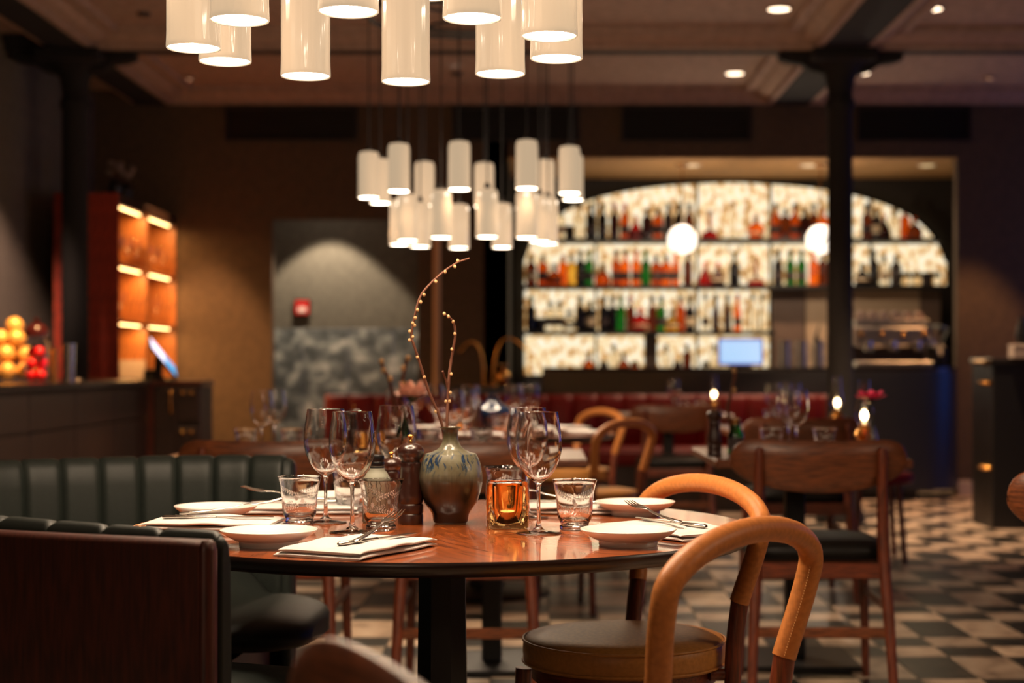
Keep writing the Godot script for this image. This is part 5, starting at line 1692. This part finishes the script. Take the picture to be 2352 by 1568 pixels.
func table_setting() -> void:
	var W := make_wine_glass()
	var g := "wine glasses on the front table"
	lay(W, "wine_glass", "front table wine glass at the left, rear one of the overlapping pair", 748, 3.19, 0.0, g)
	lay(W, "wine_glass", "front table wine glass at the left, front one of the overlapping pair", 809, 3.0, 0.7, g)
	lay(W, "wine_glass", "front table wine glass standing behind the pepper mill", 911, 3.47, 1.4, g)
	lay(W, "wine_glass", "front table wine glass beside the candle cube, the nearer of two", 1237, 2.985, 2.1, g)
	lay(W, "wine_glass", "front table wine glass beside the candle cube, the one behind", 1212, 3.29, 2.8, g)
	var T := make_tumbler()
	g = "etched tumblers on the front table"
	lay(T, "tumbler", "leaf-etched tumbler at the far left of the front table's glasses", 688, 3.15, 1.9, g)
	lay(T, "tumbler", "leaf-etched tumbler in front of the oil bottle, beside the pepper mill", 875, 3.06, 1.2, g)
	lay(T, "tumbler", "leaf-etched tumbler at the right of the front table's glasses", 1320, 3.06, 1.6, g)
	lay(T, "tumbler", "leaf-etched tumbler half hidden behind the amber candle cube", 1158, 3.46, 0.5, g)
	lay(T, "tumbler", "leaf-etched tumbler seen between the two wine glass stems", 806, 3.42, 0.0, g)
	var P := make_plate()
	g = "white side plates on the front table"
	lay(P, "side_plate", "white side plate at the table's left edge, beside the green bench", 496, 3.26, 0.0, g)
	lay(P, "side_plate", "white side plate at the front left, closest to the camera", 618, 2.78, 0.0, g)
	lay(P, "side_plate", "white side plate at the front right, before the tan chair", 1443, 2.79, 0.0, g)
	lay(P, "side_plate", "white side plate at the back right, near the far tan chair", 1459, 3.36, 0.0, g)
	lay(P, "side_plate", "white side plate at the back, behind the overlapping wine glasses", 775, 3.56, 0.0, g)
	var N := make_napkin()
	var K := make_knife()
	var F := make_fork()
	# px, depth, turn, which, turn of the cutlery
	for e: Array in [[490, 3.10, -0.06, "at the table's left edge", 0.04], [826, 2.70, 1.12, "at the front middle", 1.0], [1535, 2.975, -0.92, "at the right, beside the tan chair", 2.16], [1288, 3.44, -0.12, "at the back, behind the candle cube", 2.75], [693, 3.44, 0.05, "at the back left, behind the glasses", 3.05]]:
		lay(N, "napkin", "folded white linen napkin under cutlery %s" % e[3], e[0], e[1], e[2], "folded napkins on the front table")
		var p := at(e[0] + (22 if e[4] == 1.0 else 0), e[1], TOP + 0.0175)
		var dir := Vector3(cos(e[4]), 0, -sin(e[4]))
		var side := Vector3(sin(e[4]), 0, cos(e[4]))
		again(K, "table_knife", "polished steel knife on the napkin %s" % e[3], p + dir * 0.01 + side * 0.012, e[4], "knives on the front table")
		var fk := again(F, "table_fork", "polished steel fork on the napkin %s" % e[3], p + dir * 0.035 - side * 0.008 + Vector3(0, 0.014, 0), e[4] + (0.26 if e[4] < 1.5 else -0.14), "forks on the front table")
		fk.rotation.z = 0.14 if e[4] == 1.0 else 0.08          # its tines rest on the knife
	again(make_mill(0.174), "pepper_mill", "tall turned dark wood pepper mill beside the vase", at(943, 3.166), 0.0)
	again(make_mill(0.13), "salt_mill", "shorter dark wood mill half hidden behind the pepper mill", at(899, 3.36), 0.0)
	again(make_oil_bottle(), "oil_bottle", "grey patterned oil bottle with a black cap behind a tumbler", at(866, 3.20), 0.4)
	again(make_candle_cube(), "candle_cube", "thick square amber glass candle holder beside the vase", at(1164, 3.10), 0.10)
	# the vase
	var v := thing("ceramic_vase", "drab ceramic vase with blue glaze runs, middle of the front table", "vase", at(1035, 3.175))
	var k := 0.000823
	var prof := []
	for e: Array in [[35, 3], [38, 4], [40, 8], [42, 24], [48, 34], [61, 52], [70, 82], [73, 98], [73.6, 108], [72.5, 122], [69, 142], [63, 158], [58, 167.5], [45, 171], [32, 177], [24.5, 184], [19.5, 194], [16.8, 206], [16.8, 219], [19, 225.5], [24.5, 229.5], [25, 231], [23.5, 231.6], [18, 227], [15, 218], [14.5, 206], [14, 195]]:
		prof.append([e[0] * k * 1.045, e[1] * k])
	var body := lathe(prof, 64, Vector3.ZERO, 0.62)
	var arrays := body.surface_get_arrays(0)          # height along the glaze picture, foot to lip
	for i in arrays[Mesh.ARRAY_TEX_UV].size():
		arrays[Mesh.ARRAY_TEX_UV][i] = Vector2(arrays[Mesh.ARRAY_TEX_UV][i].x, 1.0 - clampf(arrays[Mesh.ARRAY_VERTEX][i].y / (232.0 * k), 0.002, 0.998))
	body = ArrayMesh.new()
	body.add_surface_from_arrays(Mesh.PRIMITIVE_TRIANGLES, arrays)
	part(v, "body", body, M.glaze)
	part(v, "foot", lathe([[0, 0], [36 * k, 0], [37.5 * k, 1.5 * k], [37.5 * k, 6 * k], [0, 6 * k]], 48), M.bare_clay)
	# two bare budding branches
	var D := 3.175
	branch("bare budding branch in the vase, the tall one arching to the right", [[1024, 1075, 0], [1016, 978, 0.0], [985, 900, -0.01], [966, 840, -0.02], [950, 790, -0.03], [945, 770, -0.03], [955, 715, -0.035], [966, 680, -0.03], [985, 655, -0.02], [1015, 627, 0.0], [1048, 604, 0.02], [1078, 593, 0.03]], D, [[1050, 597], [1045, 613], [1022, 624], [1007, 650], [984, 681], [980, 697], [962, 713], [957, 731], [951, 744], [955, 748], [944, 762], [951, 774], [942, 782], [961, 820], [976, 866], [1001, 945]], 0.0031)
	branch("bare budding branch in the vase, the short one with a side twig", [[1032, 1075, 0], [1027, 978, 0.01], [1029, 920, 0.02], [1031, 870, 0.02], [1036, 830, 0.025], [1041, 800, 0.02], [1046, 770, 0.015], [1043, 745, 0.01], [1034, 730, 0.0], [1022, 722, -0.01]], D, [[1040, 738], [1030, 727], [1044, 766], [1037, 802], [1038, 858], [1022, 923], [1031, 922], [1033, 902], [1021, 721]], 0.0034, [[1028, 892, 0.02], [1025, 875, 0.015], [1020, 862, 0.01], [1017, 852, 0.0]])

func branch(label: String, line: Array, d: float, buds: Array, r: float, twig := []) -> void:
	var o := thing("budding_branch", label, "branch", at(1035, d))
	var pts := []
	for e: Array in line:
		pts.append(pt(e[0], e[1], d + e[2]) - o.position)
	var way := smooth(pts, 5)
	var rad := []
	for i in way.size():
		rad.append(lerpf(r, r * 0.5, float(i) / way.size()) * (1.0 + 0.12 * sin(i * 2.3)))
	part(o, "stem", tube(way, rad, 8), M.bark)
	if twig.size():
		var tp := []
		for e: Array in twig:
			tp.append(pt(e[0], e[1], d + e[2]) - o.position)
		part(o, "twig", tube(smooth(tp, 4), 0.0019, 7), M.bark)
	for b: Array in buds:
		var p := pt(b[0], b[1], d) - o.position
		var best := 1e9
		var near := Vector3.ZERO
		for q: Vector3 in way:
			var dd := Vector2(q.x - p.x, q.y - p.y).length()
			if dd < best:
				best = dd
				near = q
		p.z = near.z + 0.001
		var n := near + (p - near).limit_length(0.0045)
		part(o, "bud", ball(Vector3(0.0031, 0.0038, 0.0031), 6, 9), M.bud, n)

# ---------------------------------------------------------------- pendant lamps
func make_pendant() -> Node3D:
	if kit.has("pendant"):
		return kit["pendant"]
	var o := Node3D.new()          # its base is the mouth of the shade
	o.set_meta("category", "pendant lamp")
	var prof := [[0.0468, 0.0], [0.0490, -0.0008], [0.0500, 0.0012], [0.0497, 0.010], [0.0488, 0.030], [0.0488, 0.185], [0.0470, 0.203], [0.0420, 0.213], [0.012, 0.219], [0.0, 0.2195]]
	# fine flutes down the drawn glass
	var st := begin()
	var segs := 96
	for i in prof.size() - 1:
		for j in segs:
			var k := []
			for e: Array in [[i, j], [i, j + 1], [i + 1, j + 1], [i + 1, j]]:
				var r: float = prof[e[0]][0] * (1.0 + (0.006 * sin(e[1] * TAU / 4.0 + 0.7) if prof[e[0]][1] > 0.02 and prof[e[0]][1] < 0.2 else 0.0))
				var a: float = TAU * e[1] / segs
				k.append(Vector3(cos(a) * r, prof[e[0]][1], sin(a) * r))
			quad(st, k[0], k[1], k[2], k[3], k[0] + k[2] - Vector3(0, k[0].y + k[2].y, 0) + Vector3(0, 0.02 * (1 if i > 5 else (-1 if i == 0 else 0)), 0))
	part(o, "shade", done(st), M.shade_glass)
	part(o, "lamp_disc", lathe([[0, 0.006], [0.0467, 0.002], [0.0467, 0.004], [0, 0.008]], 40), M.lamp_disc)
	part(o, "cap", lathe([[0, 0.219], [0.014, 0.219], [0.014, 0.235], [0.006, 0.245], [0, 0.245]], 20), M.black_metal)
	spot(o, Vector3(0, -0.006, 0), 0.19, 78.0, 0.5, Color(1, 0.88, 0.74), Vector3.DOWN, 0.04)
	omni(o, Vector3(0, 0.11, 0), 0.05, Color(1, 0.84, 0.68), 0.04)
	kit["pendant"] = o
	return o

func pendants() -> void:
	var src := make_pendant()
	var near := [[445, 1.64, 2.94, "outermost at the left"], [550, 1.64, 2.705, "second from the left, in front"], [517, 1.64, 3.07, "second from the left, the one behind"], [702, 1.64, 3.225, "long one third from the left"], [800, 1.64, 2.64, "fourth, cut high by the top edge"], [932, 1.64, 3.287, "lowest hanging, above the vase"], [1085, 1.64, 2.69, "short looking one right of the lowest"], [1149, 1.64, 3.20, "long one over the far napkin"], [1262, 1.64, 2.835, "front one of the right-hand pair"], [1278, 1.64, 3.04, "rear one of the right-hand pair"]]
	for i in 10:              # the upper ring, out of view above
		var a := TAU * i / 10.0 + 0.2
		near.append([PX + (-0.29 + 0.46 * cos(a)) / (2.98 + 0.46 * sin(a)) * FPX, 1.85, 2.98 + 0.46 * sin(a), "upper ring, out of view, %s round" % COUNT[i]])
	var far := [[847, 1.85, 7.55, "upper ring, outermost at the left"], [873, 1.85, 7.80, "upper ring, second from the left, half hidden"], [916, 1.85, 7.27, "upper ring, tall one third from the left"], [975, 1.85, 7.92, "upper ring, behind, third shape from the left"], [1055, 1.85, 7.20, "upper ring, frontmost in the middle"], [1112, 1.85, 7.96, "upper ring, behind the middle one"], [1210, 1.85, 7.16, "upper ring, front, right of the middle"], [1251, 1.85, 7.84, "upper ring, behind, right of the middle"], [1308, 1.85, 7.36, "upper ring, front one at the right end"], [1316, 1.85, 7.65, "upper ring, rear one at the right end"], [918, 1.64, 7.68, "lower ring, outermost at the left"], [936, 1.64, 7.44, "lower ring, second from the left"], [965, 1.64, 7.82, "lower ring, third from the left, behind"], [1013, 1.64, 7.26, "lower ring, over the brass post"], [1054, 1.64, 7.90, "lower ring, hanging lowest in the middle"], [1119, 1.64, 7.23, "lower ring, right of the middle, in front"], [1153, 1.64, 7.86, "lower ring, right of the middle, behind"], [1210, 1.64, 7.27, "lower ring, front one near the right end"], [1239, 1.64, 7.50, "lower ring, second from the right end"], [1258, 1.64, 7.62, "lower ring, outermost at the right"]]
	for c in 2:
		for e: Array in (near if c == 0 else far):
			var p := at(e[0], e[2], e[1])
			var o := again(src, "pendant_lamp", "%s cream glass pendant, %s" % ["near cluster" if c == 0 else "far cluster", e[3]], p, e[0] * 0.1, "cream glass pendants over the front table" if c == 0 else "cream glass pendants over the far table")
			var top := CEIL
			part(o, "cord", tube([Vector3(0, 0.24, 0), Vector3(0, top - e[1], 0)], 0.0032, 8), M.black_metal)
		var ctr := Vector3(-0.29, 2.75, -2.98) if c == 0 else Vector3(-0.335, 2.70, -7.56)
		var h := thing("lamp_hoop", ["dark double hoop that carries the near pendant cluster, above the view", "dark double hoop that carries the far pendant cluster"][c], "hoop", ctr)
		for r: float in [0.345, 0.47]:
			var ring := []
			for k in 41:
				ring.append(Vector3(cos(TAU * k / 40.0) * r, 0, sin(TAU * k / 40.0) * r))
			part(h, "ring", tube(ring, 0.012, 8, false), M.black_metal)
		for k in 4:
			var a := TAU * (k + 0.5) / 4.0
			part(h, "spoke", tube([Vector3(cos(a) * 0.47, 0, sin(a) * 0.47), Vector3(0, 0, 0)], 0.008, 8), M.black_metal)
			part(h, "hanger", tube([Vector3(cos(a) * 0.345, 0, sin(a) * 0.345), Vector3(cos(a) * 0.12, CEIL - ctr.y, sin(a) * 0.12)], 0.003, 6), M.black_metal)
		part(h, "canopy", lathe([[0, -0.03], [0.15, -0.03], [0.16, 0.0], [0, 0.0]], 32), M.black_metal, Vector3(0, CEIL - ctr.y, 0))

# ---------------------------------------------------------------- the other tables
func unseen_clusters() -> void:
	# two unseen clusters, placed to light the chairs from the right and behind
	for c in 2:
		var ctr: Vector3 = [Vector3(2.75, 1.64, -2.6), Vector3(-1.2, 1.75, 1.2)][c]
		for i in 9:
			var a := TAU * i / 9.0
			var p := ctr + Vector3(cos(a) * 0.42, 0.21 * (i % 2), sin(a) * 0.42)
			var o := again(make_pendant(), "pendant_lamp", "unseen cream glass pendant lighting chairs, cluster %s the camera, %s round" % [["at the right of", "behind"][c], COUNT[i]], p, 0.0, "cream glass pendants out of view")
			part(o, "cord", tube([Vector3(0, 0.24, 0), Vector3(0, CEIL - p.y, 0)], 0.0032, 6), M.black_metal)

func make_oil_lamp() -> Node3D:
	if kit.has("oil_lamp"):
		return kit["oil_lamp"]
	var o := Node3D.new()
	o.set_meta("category", "oil lamp")
	part(o, "base", lathe([[0, 0], [0.045, 0], [0.047, 0.006], [0.02, 0.014], [0.014, 0.03], [0.03, 0.045], [0.036, 0.06], [0.03, 0.075], [0.018, 0.085], [0.02, 0.095], [0, 0.095]], 24), M.brass)
	part(o, "chimney", lathe([[0.022, 0.095], [0.033, 0.125], [0.034, 0.145], [0.024, 0.185], [0.021, 0.26], [0.0203, 0.26], [0.0233, 0.185], [0.0333, 0.145], [0.0323, 0.125], [0.0213, 0.095]], 28, Vector3.ZERO, 1.4), M.bowl_glass)
	part(o, "flame", lathe([[0, 0.112], [0.008, 0.116], [0.0125, 0.126], [0.0115, 0.137], [0.005, 0.146], [0, 0.149]], 16), M.flame)
	omni(o, Vector3(0, 0.128, 0), 0.014, Color(1, 0.72, 0.42), 0.006)
	kit["oil_lamp"] = o
	return o

func flower(o: Node3D, where: Vector3, r: float, m: String, layers := 3) -> void:
	var f := part(o, "flower_head", ball(Vector3(r * 0.3, r * 0.25, r * 0.3), 6, 10), M.leaf_green if m == "petal_pale" else M.black_plastic, where)
	for l in layers:
		for k in 7:
			var a := TAU * (k + 0.5 * l) / 7.0
			var secs := []
			for i in 5:
				var u := i / 4.0
				var w := r * 0.42 * sin(PI * (0.12 + 0.76 * u)) * (1.0 - 0.1 * l)
				var rr := r * (0.15 + (0.85 - 0.15 * l) * u)
				var y := r * (0.08 + (0.15 + 0.30 * l) * u * u - 0.05 * sin(u * 6.0 + k))
				var c := Vector3(cos(a), 0, sin(a)) * rr + Vector3(0, y, 0)
				var t := Vector3(-sin(a), 0, cos(a))
				secs.append([c - t * w, c + Vector3(0, r * 0.02, 0), c + t * w, c - Vector3(0, r * 0.02, 0)])
			part(f, "petal", loft(secs, true, true), M[m])

func other_tables() -> void:
	unseen_clusters()
	var W := make_wine_glass()
	var T := make_tumbler()
	var N := make_napkin()
	var P := make_plate()
	var L := make_oil_lamp()
	# middle table, behind the front one
	square_table("long wooden table behind the two wide-backed chairs", -1.30, 0.16, 5.36, 6.06, [-0.40, 0.40])
	var g := "glasses on the middle table"
	lay(W, "wine_glass", "middle table wine glass at the left, nearer of two touching", 602, 5.75, 0.0, g)
	lay(W, "wine_glass", "middle table wine glass at the left, farther of two touching", 632, 5.95, 0.0, g)
	lay(W, "wine_glass", "middle table wine glass just beside the tall branches, left", 1040, 5.7, 0.0, g)
	lay(W, "wine_glass", "middle table wine glass just beside the tall branches, right", 1068, 5.92, 0.0, g)
	lay(W, "wine_glass", "middle table wine glass behind the pale flower", 912, 5.95, 0.0, g)
	lay(T, "tumbler", "middle table tumbler at the far left", 565, 5.6, 0.0, g)
	lay(T, "tumbler", "middle table tumbler right of the left wine glasses", 670, 5.6, 0.5, g)
	lay(T, "tumbler", "middle table tumbler left of the front vase's neck", 985, 5.6, 1.0, g)
	lay(T, "tumbler", "middle table tumbler right of the front vase's neck", 1106, 5.6, 1.5, g)
	lay(N, "napkin", "middle table napkin by the left tumblers", 620, 5.52, 0.1, "napkins on the middle table")
	lay(N, "napkin", "middle table napkin behind the front vase", 1048, 5.48, 0.0, "napkins on the middle table")
	again(make_mill(0.174), "pepper_mill", "turned dark wood pepper mill on the middle table, behind the wine glasses", at(813, 5.62), 0.0)
	lay(make_candle_cube(), "candle_cube", "amber glass candle holder on the middle table", 842, 5.5, 0.2)
	# vase of branches with a pale flower
	var v := thing("glass_vase", "green glass vase on the middle table holding a pale pink flower", "vase", at(935, 5.72))
	part(v, "glass", lathe([[0, 0], [0.035, 0], [0.042, 0.01], [0.044, 0.07], [0.03, 0.10], [0.022, 0.115], [0.026, 0.125], [0.023, 0.125], [0.019, 0.114], [0.027, 0.099], [0.041, 0.07], [0.039, 0.012], [0, 0.008]], 24, Vector3.ZERO, 1.4), M.liquor_green)
	var fl := thing("pale_flower", "pale pink ruffled flower in the middle table's vase", "flower", at(935, 5.72, TOP + 0.02))
	var head := pt(946, 912, 5.7) - fl.position
	part(fl, "stem", tube(smooth([Vector3(0, 0, 0), Vector3(0.0, 0.1, 0), head], 5), 0.004, 7), M.leaf_green)
	part(fl, "leaf", loft([[Vector3(0.0, 0.09, 0), Vector3(0.002, 0.092, 0.002), Vector3(0.0, 0.094, 0)], [Vector3(0.03, 0.10, -0.02), Vector3(0.035, 0.102, 0.0), Vector3(0.03, 0.10, 0.02)], [Vector3(0.07, 0.085, -0.001), Vector3(0.071, 0.086, 0.0), Vector3(0.07, 0.085, 0.001)]], true, true), M.leaf_green)
	flower(fl, head, 0.066, "petal_pale")
	branch2("stout bare twig in the middle table's vase, leaning left", [[920, 985], [905, 920], [893, 870], [884, 850], [873, 830]], 5.72)
	branch2("stout bare twig in the middle table's vase, leaning right", [[925, 985], [921, 930], [923, 880], [930, 845], [934, 822]], 5.74)
	# far round table under the second cluster
	round_table("round_table", "round wooden table under the far pendant cluster", T2)
	g = "glasses on the far round table"
	for e: Array in [[1000, 7.5, "leftmost"], [1180, 7.85, "right of the blue vase, nearer the tan chairs"], [1218, 7.6, "outermost, beside the tan chairs"], [1080, 7.3, "front one"], [955, 7.8, "far left one behind the flower"]]:
		lay(W, "wine_glass", "far round table wine glass, %s" % e[2], e[0], e[1], 0.0, g)
	for e: Array in [[1150, 7.3, "beside the blue vase"], [1235, 7.85, "near the tan chairs"], [1020, 7.2, "at the front"]]:
		lay(T, "tumbler", "far round table tumbler, %s" % e[2], e[0], e[1], 0.4, g)
	for e: Array in [[1325, 7.42, -0.6, "before the near tan chair"], [1290, 7.95, 0.5, "before the far tan chair"], [960, 7.3, 0.4, "on the left"], [1090, 7.12, 0.0, "at the front"]]:
		lay(N, "napkin", "far round table napkin, %s" % e[3], e[0], e[1], e[2], "napkins on the far round table")
	for e: Array in [[1262, 7.3, "before the near tan chair"], [1205, 8.0, "at the back"], [985, 7.6, "on the left"]]:
		lay(P, "side_plate", "far round table white plate, %s" % e[2], e[0], e[1], 0.0, "plates on the far round table")
	var bv := thing("blue_vase", "round glossy blue vase on the far round table", "vase", at(1131, 7.6))
	part(bv, "body", lathe([[0, 0], [0.05, 0], [0.055, 0.006], [0.09, 0.06], [0.098, 0.085], [0.085, 0.115], [0.045, 0.135], [0.028, 0.15], [0.03, 0.175], [0.037, 0.182], [0.03, 0.18], [0.022, 0.15], [0, 0.14]], 36, Vector3.ZERO, 1.3), M.blue_glaze)
	part(bv, "foot", lathe([[0, -0.0], [0.052, 0.0], [0.052, 0.006], [0, 0.006]], 28), M.bare_clay)
	again(make_mill(0.174), "pepper_mill", "dark pepper mill on the far round table, beside the blue vase", at(1096, 7.5), 0.0)
	lay(make_candle_cube(), "candle_cube", "amber glass candle holder on the far round table", 1052, 7.45, 0.2)
	# table beside the tan chairs, with the oil lamp and the pink flower
	square_table("square wooden table with an oil lamp, in front of the wide-backed chair", 0.585, 1.245, 5.36, 6.22, [0.0])
	g = "glasses on the oil lamp table"
	lay(W, "wine_glass", "oil lamp table wine glass, the nearer", 1830, 5.75, 0.0, g)
	lay(W, "wine_glass", "oil lamp table wine glass, the farther", 1812, 6.05, 0.0, g)
	lay(T, "tumbler", "oil lamp table tumbler on the left", 1772, 5.62, 0.3, g)
	lay(T, "tumbler", "oil lamp table tumbler on the right", 1894, 5.62, 0.9, g)
	again(make_mill(0.174), "pepper_mill", "black looking pepper mill at the corner of the oil lamp table", at(1641, 5.55), 0.0)
	var gb := thing("condiment_bottle", "small dark green bottle with a brass cap beside the corner pepper mill", "bottle", at(1690, 5.62))
	part(gb, "body", lathe([[0, 0], [0.026, 0], [0.028, 0.004], [0.028, 0.075], [0.018, 0.095], [0.016, 0.11], [0, 0.11]], 22), M.liquor_green)
	part(gb, "cap", lathe([[0, 0.108], [0.017, 0.108], [0.017, 0.128], [0, 0.13]], 18), M.brass)
	part(gb, "label", lathe([[0.0284, 0.02], [0.0284, 0.06]], 22), M.dark_label)
	lay(L, "oil_lamp", "brass oil lamp with a glass chimney beside the pink flower", 1985, 5.95, 0.0)
	var pv := thing("bud_vase", "small clear bud vase holding the pink flower", "vase", at(2003, 5.82))
	part(pv, "glass", lathe([[0, 0], [0.02, 0], [0.022, 0.004], [0.02, 0.06], [0.011, 0.085], [0.012, 0.10], [0.0105, 0.10], [0.0095, 0.085], [0.0185, 0.06], [0.02, 0.008], [0, 0.006]], 20, Vector3.ZERO, 1.3), M.bowl_glass)
	var pf := thing("pink_flower", "bright pink open flower beside the oil lamp", "flower", at(2003, 5.82, TOP + 0.008))
	var ph := pt(2000, 917, 5.82) - pf.position
	part(pf, "stem", tube(smooth([Vector3(0, 0, 0), Vector3(0.002, 0.1, 0.0), ph], 5), 0.0025, 7), M.leaf_green)
	flower(pf, ph, 0.056, "petal_pink", 2)
	# table beyond, then the ones along the red bench
	square_table("square wooden table with an oil lamp, beyond the pink flower", 0.92, 1.62, 7.86, 8.56, [0.0])
	g = "glasses on the second oil lamp table"
	lay(W, "wine_glass", "second oil lamp table wine glass, leftmost", 1777, 8.1, 0.0, g)
	lay(W, "wine_glass", "second oil lamp table wine glass, middle one", 1802, 8.3, 0.0, g)
	lay(W, "wine_glass", "second oil lamp table wine glass, rightmost", 1822, 8.05, 0.0, g)
	lay(T, "tumbler", "second oil lamp table tumbler", 1772, 8.0, 0.0, g)
	lay(L, "oil_lamp", "brass oil lamp on the second table, in front of the iron column", 1923, 8.05, 0.0)
	square_table("square wooden table in front of the red bench", 0.45, 1.25, 10.32, 11.05, [0.0])
	g = "glasses on the table before the red bench"
	lay(W, "wine_glass", "bench table wine glass", 1548, 10.6, 0.0, g)
	lay(T, "tumbler", "bench table tumbler beside the wine glass", 1570, 10.5, 0.0, g)
	lay(T, "tumbler", "bench table tumbler beside the oil lamp", 1607, 10.6, 0.0, g)
	lay(L, "oil_lamp", "brass oil lamp on the table before the red bench", 1640, 10.5, 0.0)
	branch2("dark bare twig standing beyond the corner pepper mill", [[1684, 1010], [1672, 940], [1682, 895], [1690, 850]], 5.62)
	# red channelled bench along the bar
	var o := thing("red_banquette", "long red leather bench with a channelled back along the bar front", "banquette", Vector3(0.3, 0, -12.0))
	var k := 0
	var x := -1.95
	while x < 1.86:
		var secs := []
		for i in 7:
			var f := i / 6.0
			var puff := sqrt(maxf(0.0, 1.0 - pow(2.0 * f - 1.0, 4.0)))
			var s := []
			for e: Array in [[-0.10, 0.42], [-0.10, 0.80], [-0.07, 0.845], [-0.02, 0.845], [0.01, 0.80], [0.03, 0.62], [0.04, 0.42]]:
				s.append(Vector3(x + f * 0.19, e[1], -0.35 + e[0] + (0.02 * puff if e[0] > -0.05 else 0.0)))
			secs.append(s)
		part(o, "back_channel", loft(secs, true, true), M.red_leather)
		x += 0.19
		k += 1
	part(o, "seat", box(Vector3(3.82, 0.12, 0.58), 0.03, Vector3(-0.04, 0.40, -0.03)), M.red_leather)
	part(o, "base", box(Vector3(3.78, 0.34, 0.5), 0.004, Vector3(-0.04, 0.17, -0.08)), M.dark_wood_x)
	# red stool by the oil lamp table
	var s := thing("red_stool", "red leather stool peeping out beside the wide-backed chair", "stool", at(2010, 8.9, 0))
	part(s, "cushion", lathe([[0, 0.42], [0.20, 0.42], [0.21, 0.43], [0.21, 0.465], [0.19, 0.48], [0, 0.485]], 32), M.red_leather)
	for i in 4:
		var a := TAU * (i + 0.5) / 4.0
		part(s, "leg", tube([Vector3(cos(a) * 0.19, 0, sin(a) * 0.19), Vector3(cos(a) * 0.15, 0.425, sin(a) * 0.15)], 0.016, 10), M.red_wood_y)
	for key: String in kit:
		kit[key].free()
	kit.clear()

func branch2(label: String, line: Array, d: float) -> void:
	var o := thing("bare_twig", label, "twig", at(line[0][0], d))
	var pts := []
	for e: Array in line:
		pts.append(pt(e[0], e[1], d) - o.position)
	part(o, "stem", tube(smooth(pts, 5), 0.006, 8), M.bark)
	for i in range(2, pts.size()):
		part(o, "bud", ball(Vector3(0.009, 0.011, 0.009), 6, 9), M.bud, pts[i] + Vector3(0.006 * (1 if i % 2 == 0 else -1), 0, 0.004))
